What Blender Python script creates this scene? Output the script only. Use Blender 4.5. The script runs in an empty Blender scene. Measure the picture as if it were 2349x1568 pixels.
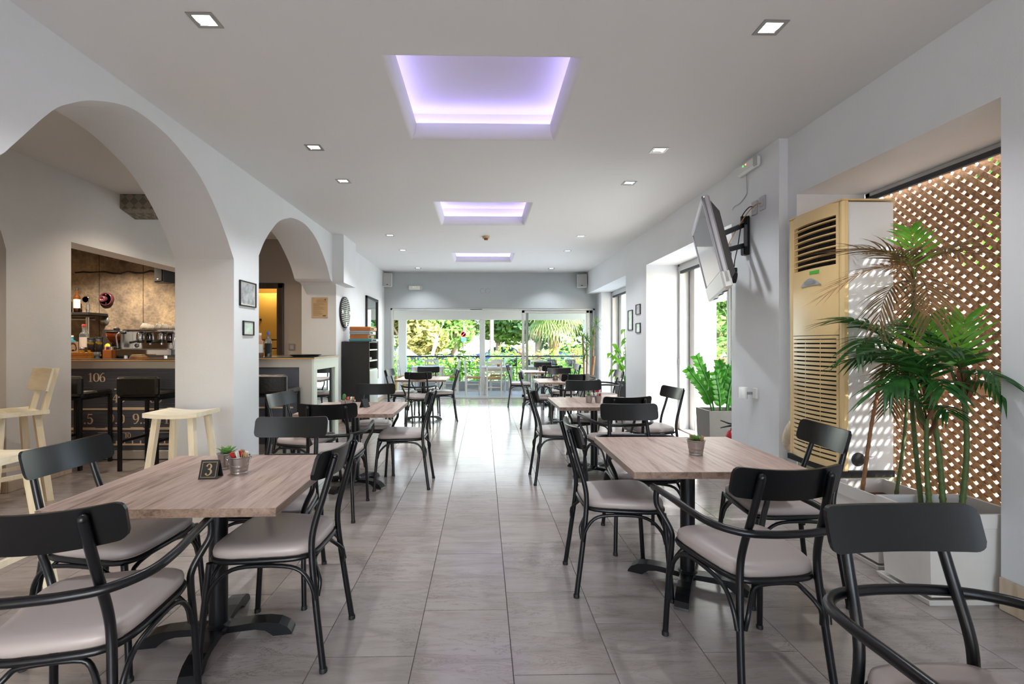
import bpy, math, random
from mathutils import Vector, Matrix, geometry
R = math.radians
random.seed(7)
SC = bpy.context.scene
COL = SC.collection
PI = math.pi

# ------------------------------------------------------------------ camera, world, sun, fill lamps, exposure
F_PX, YAW = 1070.0, R(1.09)
cd = bpy.data.cameras.new('camera')
cam = bpy.data.objects.new('camera', cd); COL.objects.link(cam)
cam.location = (0, 0, 1.30)
cam.rotation_euler = (PI / 2, 0, -YAW)
cd.sensor_width = 36; cd.sensor_fit = 'HORIZONTAL'
cd.lens = 36 * F_PX / 2349
cd.shift_x = (1174.5 - 1128.4) / 2349
cd.shift_y = (788.0 - 784.0) / 2349
cd.clip_start = 0.02; cd.clip_end = 300
SC.camera = cam
SC.view_settings.view_transform = 'Standard'
SC.view_settings.look = 'None'
SC.view_settings.exposure = 0.04
SC.view_settings.gamma = 1.0
SC.view_settings.use_curve_mapping = False
SC.cycles.max_bounces = 8
SC.cycles.diffuse_bounces = 5
SC.cycles.glossy_bounces = 4
SC.cycles.transparent_max_bounces = 24
SC.cycles.sample_clamp_indirect = 4
SC.cycles.use_denoising = True
SC.cycles.caustics_reflective = False
SC.cycles.caustics_refractive = False

w = bpy.data.worlds.new('world'); SC.world = w; w.use_nodes = True
nt = w.node_tree; nt.nodes.clear()
sky = nt.nodes.new('ShaderNodeTexSky'); sky.sky_type = 'NISHITA'
sky.sun_disc = False; sky.sun_elevation = R(38); sky.sun_rotation = R(140); sky.air_density = 1.0; sky.dust_density = 1.5
bg = nt.nodes.new('ShaderNodeBackground'); bg.inputs['Strength'].default_value = 1.65
wo = nt.nodes.new('ShaderNodeOutputWorld')
nt.links.new(sky.outputs[0], bg.inputs[0]); nt.links.new(bg.outputs[0], wo.inputs[0])

def lamp(name, kind, loc, energy, color=(1, 1, 1), direction=None, **kw):
    l = bpy.data.lights.new(name, kind); l.energy = energy; l.color = color
    for k, v in kw.items(): setattr(l, k, v)
    o = bpy.data.objects.new(name, l); COL.objects.link(o); o.location = loc
    if direction is not None:
        o.rotation_euler = Vector(direction).to_track_quat('-Z', 'Y').to_euler()
    return o
lamp('sun', 'SUN', (20, -15, 20), 25.0, (1.0, .97, .92), (-.72, .60, -.62), angle=R(1.2))
DAY = (.86, .94, 1.0)
# area lamps added at the openings to brighten the room, unseen by the camera
def window_fill(name, loc, size, size_y, energy, direction, color=DAY):
    o = lamp(name, 'AREA', loc, energy, color, direction, shape='RECTANGLE', size=size, size_y=size_y)
    o.visible_camera = False
    return o
window_fill('fill_terrace', (.25, 11.05, 1.15), 4.6, 1.9, 72, (0, -1, 0))
window_fill('fill_door', (3.02, 5.8, 1.2), 2.2, 2.2, 14, (-1, 0, 0))
window_fill('fill_corner', (3.02, 9.5, 1.2), 2.2, 2.2, 14, (-1, 0, 0))
window_fill('fill_front', (-.1, -3.4, 1.15), 2.8, 2.1, 26, (0, 1, 0), (.86, .87, 1.0))

# ------------------------------------------------------------------ materials
def C(h):
    h = h.lstrip('#'); out = []
    for i in (0, 2, 4):
        v = int(h[i:i + 2], 16) / 255
        out.append(v / 12.92 if v <= .04045 else ((v + .055) / 1.055) ** 2.4)
    return (*out, 1)

class NT:
    def __init__(s, name):
        s.m = bpy.data.materials.new(name); s.m.use_nodes = True
        s.t = s.m.node_tree; s.b = s.t.nodes['Principled BSDF']; s.out = s.t.nodes['Material Output']
    def n(s, typ, **kw):
        x = s.t.nodes.new('ShaderNode' + typ)
        for k, v in kw.items():
            if k.startswith('i_'): x.inputs[k[2:].replace('_', ' ')].default_value = v
            else: setattr(x, k, v)
        return x
    def l(s, a, b): s.t.links.new(a, b)
    def ramp(s, fac, stops):
        r = s.n('ValToRGB'); e = r.color_ramp.elements
        while len(e) < len(stops): e.new(.5)
        for el, (p, c) in zip(e, stops): el.position = p; el.color = c
        s.l(fac, r.inputs[0]); return r.outputs[0]

def mul(c, k): return (min(c[0] * k, 1), min(c[1] * k, 1), min(c[2] * k, 1), 1)

def M(name, col, rough=.5, metal=0, var=0, vscale=6, bump=0, bscale=60, coat=0, emit=None, estr=0, stretch=None, trans=0, spec=None):
    x = NT(name); b = x.b
    c = C(col) if isinstance(col, str) else col
    b.inputs['Base Color'].default_value = c
    b.inputs['Roughness'].default_value = rough
    b.inputs['Metallic'].default_value = metal
    if spec is not None: b.inputs['Specular IOR Level'].default_value = spec
    if coat: b.inputs['Coat Weight'].default_value = coat; b.inputs['Coat Roughness'].default_value = .08
    if trans: b.inputs['Transmission Weight'].default_value = trans
    if emit is not None:
        b.inputs['Emission Color'].default_value = C(emit) if isinstance(emit, str) else emit
        b.inputs['Emission Strength'].default_value = estr
    if var or bump:
        tc = x.n('TexCoord'); src = tc.outputs['Object']
        if stretch:
            mp = x.n('Mapping'); mp.inputs['Scale'].default_value = stretch; x.l(src, mp.inputs[0]); src = mp.outputs[0]
        if var:
            nz = x.n('TexNoise', i_Scale=vscale, i_Detail=6.0, i_Roughness=.6); x.l(src, nz.inputs[0])
            x.l(x.ramp(nz.outputs[0], [(.3, mul(c, 1 - var)), (.7, mul(c, 1 + var))]), b.inputs['Base Color'])
        if bump:
            n2 = x.n('TexNoise', i_Scale=bscale, i_Detail=4.0); x.l(src, n2.inputs[0])
            bp = x.n('Bump', i_Strength=bump, i_Distance=.02); x.l(n2.outputs[0], bp.inputs['Height']); x.l(bp.outputs[0], b.inputs['Normal'])
    return x.m

def wood(name, c1, c2, c3, scale=1.0, axis='Y', rough=.42, edge=False):
    x = NT(name)
    tc = x.n('TexCoord'); mp = x.n('Mapping')
    oi = x.n('ObjectInfo'); ad = x.n('VectorMath', operation='MULTIPLY_ADD')
    x.l(oi.outputs['Random'], ad.inputs[0]); ad.inputs[1].default_value = (7.3, 3.1, 5.7)
    x.l(tc.outputs['Object'], ad.inputs[2])
    s = {'X': (1, 14, 14), 'Y': (14, 1, 14), 'Z': (14, 14, 1)}[axis]
    mp.inputs['Scale'].default_value = [q * scale for q in s]
    x.l(ad.outputs[0], mp.inputs[0])
    nz = x.n('TexNoise', i_Scale=1.6, i_Detail=8.0, i_Roughness=.62, i_Distortion=.9); x.l(mp.outputs[0], nz.inputs[0])
    mp2 = x.n('Mapping'); mp2.inputs['Scale'].default_value = [q * scale * 5 for q in s]; x.l(ad.outputs[0], mp2.inputs[0])
    n2 = x.n('TexNoise', i_Scale=2.0, i_Detail=3.0); x.l(mp2.outputs[0], n2.inputs[0])
    mx = x.n('Math', operation='MULTIPLY_ADD'); x.l(n2.outputs[0], mx.inputs[0]); mx.inputs[1].default_value = .35
    x.l(nz.outputs[0], mx.inputs[2])
    col = x.ramp(mx.outputs[0], [(.50, C(c3)), (.64, C(c2)), (.82, C(c1))])
    x.l(col, x.b.inputs['Base Color'])
    x.b.inputs['Roughness'].default_value = rough
    bp = x.n('Bump', i_Strength=.08, i_Distance=.01); x.l(mx.outputs[0], bp.inputs['Height']); x.l(bp.outputs[0], x.b.inputs['Normal'])
    return x.m

def marble(name, c1, c2, c3, rough=.2):
    x = NT(name)
    g = x.n('NewGeometry'); oi = x.n('ObjectInfo')
    ad = x.n('VectorMath', operation='MULTIPLY_ADD'); x.l(oi.outputs['Random'], ad.inputs[0]); ad.inputs[1].default_value = (31., 17., 5.)
    x.l(g.outputs['Position'], ad.inputs[2])
    mp = x.n('Mapping'); mp.inputs['Scale'].default_value = (1.3, 6.5, 1); x.l(ad.outputs[0], mp.inputs[0])
    nz = x.n('TexNoise', i_Scale=2.2, i_Detail=9.0, i_Roughness=.6, i_Distortion=.7); x.l(mp.outputs[0], nz.inputs[0])
    base = x.ramp(nz.outputs[0], [(.30, C(c2)), (.52, C(c1)), (.75, mul(C(c1), 1.12))])
    mp2 = x.n('Mapping'); mp2.inputs['Scale'].default_value = (1.6, 7.0, 1); x.l(ad.outputs[0], mp2.inputs[0])
    n2 = x.n('TexNoise', i_Scale=1.7, i_Detail=12.0, i_Roughness=.72, i_Distortion=1.4); x.l(mp2.outputs[0], n2.inputs[0])
    d = x.n('Math', operation='SUBTRACT'); x.l(n2.outputs[0], d.inputs[0]); d.inputs[1].default_value = .5
    a = x.n('Math', operation='ABSOLUTE'); x.l(d.outputs[0], a.inputs[0])
    vein = x.ramp(a.outputs[0], [(.0, (1, 1, 1, 1)), (.012, (0, 0, 0, 1))])
    n3 = x.n('TexNoise', i_Scale=1.1, i_Detail=2.0); x.l(ad.outputs[0], n3.inputs[0])
    msk = x.n('Math', operation='MULTIPLY'); x.l(vein, msk.inputs[0])
    mr = x.ramp(n3.outputs[0], [(.42, (0, 0, 0, 1)), (.68, (.75, .75, .75, 1))]); x.l(mr, msk.inputs[1])
    mix = x.n('MixRGB'); x.l(msk.outputs[0], mix.inputs[0]); x.l(base, mix.inputs[1]); mix.inputs[2].default_value = C(c3)
    hv = x.n('HueSaturation'); x.l(mix.outputs[0], hv.inputs['Color'])
    mr2 = x.n('MapRange'); x.l(oi.outputs['Random'], mr2.inputs[0]); mr2.inputs[3].default_value = .94; mr2.inputs[4].default_value = 1.05
    x.l(mr2.outputs[0], hv.inputs['Value'])
    x.l(hv.outputs[0], x.b.inputs['Base Color'])
    n4 = x.n('TexNoise', i_Scale=2.5, i_Detail=3.0); x.l(g.outputs['Position'], n4.inputs[0])
    rr = x.n('MapRange'); x.l(n4.outputs[0], rr.inputs[0]); rr.inputs[3].default_value = rough * .75; rr.inputs[4].default_value = rough * 1.4
    x.l(rr.outputs[0], x.b.inputs['Roughness'])
    return x.m

def glass(name, tint=(.97, .99, .98, 1), refl=.07):
    x = NT(name); x.t.nodes.remove(x.b)
    tr = x.n('BsdfTransparent'); tr.inputs[0].default_value = tint
    gl = x.n('BsdfGlossy'); gl.inputs['Roughness'].default_value = .02
    fr = x.n('Fresnel', i_IOR=1.35); mx = x.n('MixShader')
    x.l(fr.outputs[0], mx.inputs[0]); x.l(tr.outputs[0], mx.inputs[1]); x.l(gl.outputs[0], mx.inputs[2]); x.l(mx.outputs[0], x.out.inputs[0])
    return x.m

def leafmat(name, c1, c2, rough=.4, scale=9):
    x = NT(name)
    tc = x.n('TexCoord'); nz = x.n('TexNoise', i_Scale=scale, i_Detail=2.0); x.l(tc.outputs['Object'], nz.inputs[0])
    col = x.ramp(nz.outputs[0], [(.35, C(c1)), (.65, C(c2))]); x.l(col, x.b.inputs['Base Color'])
    x.b.inputs['Roughness'].default_value = rough
    x.b.inputs['Specular IOR Level'].default_value = .35
    ts = x.n('BsdfTranslucent'); x.l(col, ts.inputs[0]); mx = x.n('MixShader'); mx.inputs[0].default_value = .3
    x.l(x.b.outputs[0], mx.inputs[1]); x.l(ts.outputs[0], mx.inputs[2]); x.l(mx.outputs[0], x.out.inputs[0])
    return x.m

def concrete():
    x = NT('bare_concrete'); tc = x.n('TexCoord')
    n1 = x.n('TexNoise', i_Scale=1.6, i_Detail=10.0, i_Roughness=.68); x.l(tc.outputs['Object'], n1.inputs[0])
    c = x.ramp(n1.outputs[0], [(.32, C('#4d443c')), (.5, C('#7f7160')), (.68, C('#a99678'))])
    n2 = x.n('TexNoise', i_Scale=24.0, i_Detail=6.0); x.l(tc.outputs['Object'], n2.inputs[0])
    v = x.ramp(n2.outputs[0], [(.35, (.55, .53, .5, 1)), (.6, (1, 1, 1, 1))])
    mx = x.n('MixRGB', blend_type='MULTIPLY'); mx.inputs[0].default_value = .55; x.l(c, mx.inputs[1]); x.l(v, mx.inputs[2])
    x.l(mx.outputs[0], x.b.inputs['Base Color']); x.b.inputs['Roughness'].default_value = .85
    ad = x.n('Math', operation='ADD'); x.l(n1.outputs[0], ad.inputs[0]); x.l(n2.outputs[0], ad.inputs[1])
    bp = x.n('Bump', i_Strength=.7, i_Distance=.02); x.l(ad.outputs[0], bp.inputs['Height']); x.l(bp.outputs[0], x.b.inputs['Normal'])
    return x.m

def checker_plate():
    x = NT('checker_plate'); tc = x.n('TexCoord'); mp = x.n('Mapping'); mp.inputs['Rotation'].default_value = (0, R(45), 0); mp.inputs['Scale'].default_value = (14, 14, 14)
    x.l(tc.outputs['Object'], mp.inputs[0]); ck = x.n('TexChecker', i_Scale=1.0); x.l(mp.outputs[0], ck.inputs[0])
    ck.inputs[1].default_value = C('#8d857a'); ck.inputs[2].default_value = C('#6d665d')
    wv = x.n('TexWave', i_Scale=9.0); x.l(mp.outputs[0], wv.inputs[0])
    x.l(ck.outputs[0], x.b.inputs['Base Color']); x.b.inputs['Roughness'].default_value = .5; x.b.inputs['Metallic'].default_value = .3
    bp = x.n('Bump', i_Strength=.5); x.l(wv.outputs[0], bp.inputs['Height']); x.l(bp.outputs[0], x.b.inputs['Normal'])
    return x.m

MT = dict(
    wall=M('wall_paint', '#d8dadc', .75, var=.03, vscale=1.3, bump=.06, bscale=90),
    wall_grey=M('grey_wall_paint', '#aab0b2', .75, var=.03, vscale=1.3, bump=.06, bscale=90),
    ceil=M('ceiling_paint', '#dad9d8', .8, var=.015, vscale=.7),
    barwall=M('bar_wall_paint', '#cfcdcb', .8, var=.04, vscale=1.2, bump=.08, bscale=70),
    taupe=M('taupe_wall_paint', '#a1988f', .8, var=.03, vscale=1.2),
    kitchen=M('kitchen_paint', '#e3c46c', .7),
    floor=marble('floor_marble', '#9b928d', '#8b817c', '#4e4038', .15),
    joint=M('floor_joint', '#877f78', .7),
    skirt=marble('skirting_marble', '#c3b29c', '#a8937a', '#6e5038', .3),
    oak=wood('oak_laminate', '#c6ada0', '#b1988a', '#8e7568', 1.0, 'Y', .38),
    oak_edge=wood('oak_edge_band', '#927c6d', '#7d6759', '#5f4b3f', 1.0, 'Y', .45),
    black=M('black_coated_metal', '#0b0c0f', .3, bump=.03, bscale=400, spec=.4),
    blackp=M('black_back_panel', '#0a0b0d', .3, spec=.4),
    rubber=M('black_rubber', '#0c0c0d', .6),
    vinyl=M('beige_vinyl', '#a69b97', .38, var=.03, vscale=4, bump=.05, bscale=14),
    cream=wood('cream_stained_wood', '#efe4cb', '#e9dbbd', '#e0cfab', .5, 'Z', .3),
    creamx=wood('cream_seat_wood', '#f0e7d2', '#eadfc4', '#e2d3b2', .5, 'X', .3),
    leather=M('black_leather', '#16130f', .33, var=.2, vscale=20, bump=.25, bscale=30),
    alu=M('aluminium', '#bfc1c1', .4, metal=.35),
    aludark=M('dark_track', '#2b3036', .5),
    steel=M('brushed_steel', '#a9a8a4', .32, metal=.9),
    chrome=M('chrome', '#d8d8dc', .08, metal=1),
    zinc=M('zinc_bucket', '#aaa5a2', .3, metal=.85, bump=.05, bscale=40),
    counter=M('counter_metal', '#b8b2ab', .45, metal=.35, var=.04, vscale=3),
    countertop=M('dark_counter_top', '#3a332d', .25),
    ply=M('plywood_edge', '#c99a55', .5),
    charcoal=M('charcoal_board', '#50525b', .5),
    print=M('cream_print', '#dcc2a2', .6),
    gold=M('gold_print', '#ad9564', .5),
    mirror=M('mirror_glass', '#dfe3e1', .02, metal=1),
    ac=M('beige_plastic', '#dcc08c', .25, spec=.5),
    acside=M('white_sheet_metal', '#d6d6d6', .45, metal=0),
    dark=M('dark_void', '#0d0d0f', .7),
    green_tag=M('green_sticker', '#4fae3c', .5),
    lcd=M('lcd_grey', '#8b9088', .3),
    lattice=wood('lattice_timber', '#b8926c', '#9c7655', '#74543a', .9, 'X', .75),
    rail=wood('lattice_rail_timber', '#c99c74', '#b3845c', '#946a46', .9, 'Y', .7),
    potw=M('white_planter', '#dcd8d2', .45, var=.04, vscale=5),
    potd=M('grey_planter', '#6a6661', .5, var=.05),
    soil=M('soil', '#6a4a36', .95, var=.3, vscale=40, bump=.6, bscale=60),
    palm=leafmat('palm_leaf', '#1f4a22', '#3a7030', .35),
    palmy=leafmat('palm_leaf_young', '#4d8a26', '#71ab34', .35),
    palmdry=leafmat('dry_frond', '#5d4f33', '#8a6d48', .7),
    palmtan=leafmat('tan_frond', '#8f6a42', '#b58d62', .7),
    stem=M('ringed_green_stem', '#4e6130', .6, var=.25, vscale=30),
    stemb=M('ringed_brown_stem', '#8a5f3c', .7, var=.25, vscale=30),
    sheath=M('dry_sheath', '#7a4f38', .8, var=.25, vscale=14),
    zz=leafmat('glossy_leaf', '#2f6d1c', '#4f9a2a', .25),
    lime=leafmat('lime_leaf', '#5f9d1c', '#86c234', .35),
    drac=leafmat('strap_leaf', '#39691f', '#6c9c35', .4),
    cane=M('cane', '#9a7450', .8, var=.2, vscale=15),
    succ=leafmat('succulent', '#5f8f45', '#8bb36a', .4),
    cactus=M('cactus', '#3f7a37', .6),
    red=M('red_paint', '#a81420', .3),
    redp=M('red_packet', '#b3202a', .5),
    sugar=M('sugar_sachet', '#b28d62', .6, var=.15, vscale=40),
    white=M('white_paper', '#e6e3dd', .6),
    whitep=M('white_plastic', '#d8d8d4', .4),
    greyp=M('grey_plastic', '#a9a9a8', .5),
    silver=M('silver_plastic', '#a7a6ac', .35, metal=.3),
    tvback=M('tv_back', '#47464a', .5),
    screen=M('tv_screen', '#30343a', .06, spec=.9),
    cableo=M('tan_cable', '#a9783f', .5),
    ledg=M('green_indicator', '#1c8f3a', .4, emit='#30ff60', estr=3),
    ledo=M('orange_indicator', '#b06a20', .4, emit='#ff9030', estr=3),
    kraft=M('kraft_paper', '#bda27c', .8, var=.05),
    ink=M('brown_ink', '#6f5a44', .8),
    photo=M('grey_photo_print', '#9a9c9e', .35, var=.6, vscale=14),
    photog=M('green_photo_print', '#aebfae', .35, var=.35, vscale=14),
    sepia=M('sepia_print', '#c9a98c', .5),
    sepiad=M('sepia_ink', '#5f4740', .6),
    pine=wood('pine_crate', '#d08c3f', '#bd7730', '#8d5220', .6, 'X', .5),
    amber=M('amber_hopper', '#9a4a22', .12, trans=.5),
    coffee=M('coffee_beans', '#2a1710', .6, bump=.5, bscale=120),
    bottle_clear=M('clear_bottle', '#dfe8e8', .05, trans=.85),
    bottle_brown=M('brown_bottle', '#5c3514', .1, trans=.3),
    bottle_dark=M('dark_bottle', '#1c1a1d', .15),
    bottle_blue=M('blue_bottle', '#2aa0b8', .1, trans=.3),
    bottle_pink=M('pink_bottle', '#d8a58f', .1, trans=.3),
    yellow=M('yellow_print', '#d8b02a', .5),
    cup=M('cup_ceramic', '#d9d2c4', .25),
    purple=M('maroon_ceramic', '#5a3038', .25),
    teal=M('teal_plastic', '#4d8288', .4),
    boxorange=M('orange_case', '#b0662c', .55, var=.1),
    boxgrey=M('grey_case', '#8b8d90', .55, var=.06),
    board=M('black_board', '#1b1a1c', .55),
    shelfw=M('pale_shelf', '#cfd6c8', .5),
    doorwood=wood('dark_door_wood', '#3b2d25', '#2c211b', '#1d1612', .6, 'Z', .4),
    fridge=M('cream_fridge', '#d9b05a', .4),
    rush=wood('rush_seat', '#c7a173', '#ad8456', '#805c38', 1.4, 'X', .8),
    wpaint=M('white_painted_wood', '#d6d3cc', .5, var=.04, vscale=8),
    outwhite=M('outdoor_white', '#ecebe8', .7),
    outgrey=M('outdoor_grey', '#a7aaac', .7),
    paving=marble('terrace_stone', '#d2cfc8', '#bdb8ae', '#7d766c', .5),
    asphalt=M('asphalt', '#a5a29c', .9, var=.08, vscale=.6),
    earth=M('earth', '#a58f6e', .95, var=.15, vscale=1),
    bark=M('bark', '#8a7a68', .9, var=.25, vscale=5, bump=.6, bscale=12),
    palmbark=M('palm_bark', '#96714f', .9, var=.3, vscale=9, bump=.8, bscale=14),
    tree1=leafmat('tree_leaf', '#4f7a33', '#7d9f4c', .6, 3),
    tree2=leafmat('tree_leaf_dark', '#39603a', '#587f4a', .6, 3),
    tree3=leafmat('tree_leaf_autumn', '#75823f', '#9c8f50', .6, 2),
    hedge=leafmat('hedge_leaf', '#5f9a2c', '#93c247', .5, 3),
    bright=leafmat('bright_leaf', '#6fae22', '#a3d83c', .4, 5),
    fan=leafmat('fan_leaf', '#7f9a55', '#b3bd74', .5, 4),
    facade=M('cream_facade', '#d2c3a4', .8, var=.04),
    winglass=M('far_window', '#5c646b', .2),
    car=M('navy_car_paint', '#1f2c50', .2, metal=.3, coat=.6),
    carb=M('blue_car_paint', '#2b52a8', .2, metal=.2, coat=.6),
    tyre=M('tyre', '#1a1a1b', .8),
    carglass=M('car_glass', '#3d4a52', .08),
    bin=M('green_bin', '#2d5a44', .5), binlid=M('bin_lid', '#3b3f45', .5),
    blue=M('sign_blue', '#2a57a8', .5), signred=M('sign_red', '#c23038', .5),
    pool=M('pool_water', '#2b86c8', .08),
    brick=M('rust_tin', '#8d5540', .8),
    led=M('led_tape', '#b9a9ff', .5, emit=(.52, .45, 1, 1), estr=16),
    lens=M('lamp_lens', '#ffffff', .4, emit=(.86, .93, 1, 1), estr=9),
    hose=M('ribbed_hose', '#d8cbb4', .6),
    plinth=M('pale_green_plinth', '#b9bf9f', .6),
    glass=glass('window_glass'),
    tan=M('tan_render', '#c2a27c', .8, var=.05),
    cloth=M('ochre_cloth', '#c09a55', .8),
)

# ------------------------------------------------------------------ mesh builder
def V(*a): return Vector(a)
def rz(a): return Matrix.Rotation(a, 4, 'Z')
def rx(a): return Matrix.Rotation(a, 4, 'X')
def ry(a): return Matrix.Rotation(a, 4, 'Y')
def T(x, y, z): return Matrix.Translation((x, y, z))

def smooth(pts, sub=6, closed=False):
    P = [Vector(p) for p in pts]; n = len(P); out = []
    rng = range(n) if closed else range(n - 1)
    for i in rng:
        p0 = P[(i - 1) % n] if closed or i > 0 else P[0] * 2 - P[1]
        p1 = P[i]; p2 = P[(i + 1) % n]
        p3 = P[(i + 2) % n] if closed or i + 2 < n else P[-1] * 2 - P[-2]
        for k in range(sub):
            t = k / sub
            out.append(.5 * ((2 * p1) + (p2 - p0) * t + (2 * p0 - 5 * p1 + 4 * p2 - p3) * t * t + (3 * p1 - p0 - 3 * p2 + p3) * t ** 3))
    if not closed: out.append(P[-1].copy())
    return out

class MB:
    def __init__(s): s.v = []; s.f = []; s.sm = []; s.mi = []
    def add(s, vs, fs, sm=False, mi=0, X=None):
        o = len(s.v)
        for p in vs:
            p = Vector(p); s.v.append(X @ p if X is not None else p)
        for f in fs: s.f.append([o + i for i in f]); s.sm.append(sm); s.mi.append(mi)
        return s
    def box(s, lo, hi, X=None, mi=0, ch=0):
        (x0, y0, z0), (x1, y1, z1) = lo, hi
        if not ch:
            vs = [(x, y, z) for z in (z0, z1) for y in (y0, y1) for x in (x0, x1)]
            return s.add(vs, [(0, 2, 3, 1), (4, 5, 7, 6), (0, 1, 5, 4), (2, 6, 7, 3), (0, 4, 6, 2), (1, 3, 7, 5)], False, mi, X)
        c = min(ch, (x1 - x0) * .45, (y1 - y0) * .45, (z1 - z0) * .45); vs = []
        idx = {}
        for iz, z in enumerate((z0, z1)):
            for iy, y in enumerate((y0, y1)):
                for ix, x in enumerate((x0, x1)):
                    sx, sy, sz = (1 if ix == 0 else -1), (1 if iy == 0 else -1), (1 if iz == 0 else -1)
                    for ax, p in enumerate(((x, y + sy * c, z + sz * c), (x + sx * c, y, z + sz * c), (x + sx * c, y + sy * c, z))):
                        idx[ix, iy, iz, ax] = len(vs); vs.append(p)
        fs = []
        def q(ax, val):
            o = [a for a in range(3) if a != ax]; r = []
            for a, b in ((0, 0), (1, 0), (1, 1), (0, 1)):
                k = [0, 0, 0]; k[ax] = val; k[o[0]] = a; k[o[1]] = b; r.append(idx[k[0], k[1], k[2], ax])
            if (val == 0) == (ax != 1): r.reverse()
            fs.append(r)
        for ax in range(3):
            for val in (0, 1): q(ax, val)
        for ax in range(3):
            o = [a for a in range(3) if a != ax]
            for a in (0, 1):
                for b in (0, 1):
                    k0 = [0, 0, 0]; k0[o[0]] = a; k0[o[1]] = b; k1 = list(k0); k1[ax] = 1
                    fs.append([idx[(*k0, o[0])], idx[(*k1, o[0])], idx[(*k1, o[1])], idx[(*k0, o[1])]])
        for a in (0, 1):
            for b in (0, 1):
                for d in (0, 1): fs.append([idx[a, b, d, k] for k in range(3)])
        return s.add(vs, fs, False, mi, X)
    def cbox(s, c, size, X=None, mi=0, ch=0):
        return s.box([c[i] - size[i] / 2 for i in range(3)], [c[i] + size[i] / 2 for i in range(3)], X, mi, ch)
    def tube(s, pts, r, n=8, closed=False, X=None, mi=0, flat=None):
        P = [Vector(p) for p in pts]; m = len(P)
        rr = r if isinstance(r, (list, tuple)) else [r] * m
        tan = []
        for i in range(m):
            a = P[(i - 1) % m] if closed or i > 0 else P[i]; b = P[(i + 1) % m] if closed or i < m - 1 else P[i]
            t = (b - a); tan.append(t.normalized() if t.length > 1e-9 else V(0, 0, 1))
        up = V(0, 0, 1) if abs(tan[0].z) < .9 else V(1, 0, 0)
        u = (up - tan[0] * up.dot(tan[0])).normalized(); vs = []
        for i in range(m):
            u = u - tan[i] * u.dot(tan[i])
            if u.length < 1e-6: u = tan[i].orthogonal()
            u.normalize(); w_ = tan[i].cross(u)
            for k in range(n):
                a = 2 * PI * k / n
                vs.append(P[i] + (u * math.cos(a) + w_ * math.sin(a) * (flat or 1)) * rr[i])
        fs = []
        for i in range(m if closed else m - 1):
            j = (i + 1) % m
            for k in range(n):
                k2 = (k + 1) % n; fs.append((i * n + k, i * n + k2, j * n + k2, j * n + k))
        s.add(vs, fs, True, mi, X)
        if not closed:
            s.add([vs[k] for k in range(n)], [tuple(range(n))[::-1]], False, mi, X)
            s.add([vs[(m - 1) * n + k] for k in range(n)], [tuple(range(n))], False, mi, X)
        return s
    def lathe(s, prof, n=20, X=None, mi=0, caps=True):
        vs = []; m = len(prof)
        for (r, z) in prof:
            for k in range(n): a = 2 * PI * k / n; vs.append((r * math.cos(a), r * math.sin(a), z))
        fs = [(i * n + k, i * n + (k + 1) % n, (i + 1) * n + (k + 1) % n, (i + 1) * n + k) for i in range(m - 1) for k in range(n)]
        s.add(vs, fs, True, mi, X)
        if caps:
            if prof[0][0] > 1e-6: s.add(vs[:n], [tuple(range(n))[::-1]], False, mi, X)
            if prof[-1][0] > 1e-6: s.add(vs[-n:], [tuple(range(n))], False, mi, X)
        return s
    def cyl(s, a, b, r, n=12, X=None, mi=0): return s.tube([a, b], r, n, X=X, mi=mi)
    def prism(s, poly, fmap, h0, h1, X=None, mi=0):
        n = len(poly); tris = geometry.tessellate_polygon([[Vector((p[0], p[1], 0)) for p in poly]])
        vs = [fmap(p[0], p[1], h0) for p in poly] + [fmap(p[0], p[1], h1) for p in poly]
        fs = [tuple(t) for t in tris] + [tuple(n + i for i in t[::-1]) for t in tris]
        fs += [(i, (i + 1) % n, n + (i + 1) % n, n + i) for i in range(n)]
        return s.add(vs, fs, False, mi, X)
    def leaf(s, base, d, up, L, W, droop=.2, seg=4, fold=.15, mi=0, X=None, tip=1.0):
        base = Vector(base); d = Vector(d).normalized(); up = Vector(up)
        sd = d.cross(up)
        if sd.length < 1e-4: sd = d.orthogonal()
        sd.normalize(); up = sd.cross(d).normalized(); vs = []
        for i in range(seg + 1):
            t = i / seg
            p = base + d * (L * t) - V(0, 0, 1) * (droop * L * t * t)
            wv = W * .5 * (math.sin(PI * min(1, (.06 + .94 * t) ** .75)) if tip else 1)
            vs += [p - sd * wv + up * fold * wv, p, p + sd * wv + up * fold * wv]
        fs = []
        for i in range(seg):
            a = i * 3; fs += [(a, a + 1, a + 4, a + 3), (a + 1, a + 2, a + 5, a + 4)]
        return s.add(vs, fs, True, mi, X)
    def obj(s, name, mats, parent=None, loc=(0, 0, 0), kind=None):
        me = bpy.data.meshes.new(name); me.from_pydata([tuple(v) for v in s.v], [], s.f)
        me.polygons.foreach_set('use_smooth', s.sm); me.polygons.foreach_set('material_index', s.mi)
        for m in (mats if isinstance(mats, (list, tuple)) else [mats]): me.materials.append(MT[m] if isinstance(m, str) else m)
        me.update()
        o = bpy.data.objects.new(name, me); COL.objects.link(o); o.location = loc
        if parent: o.parent = parent
        if kind: o['kind'] = kind
        return o

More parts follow.
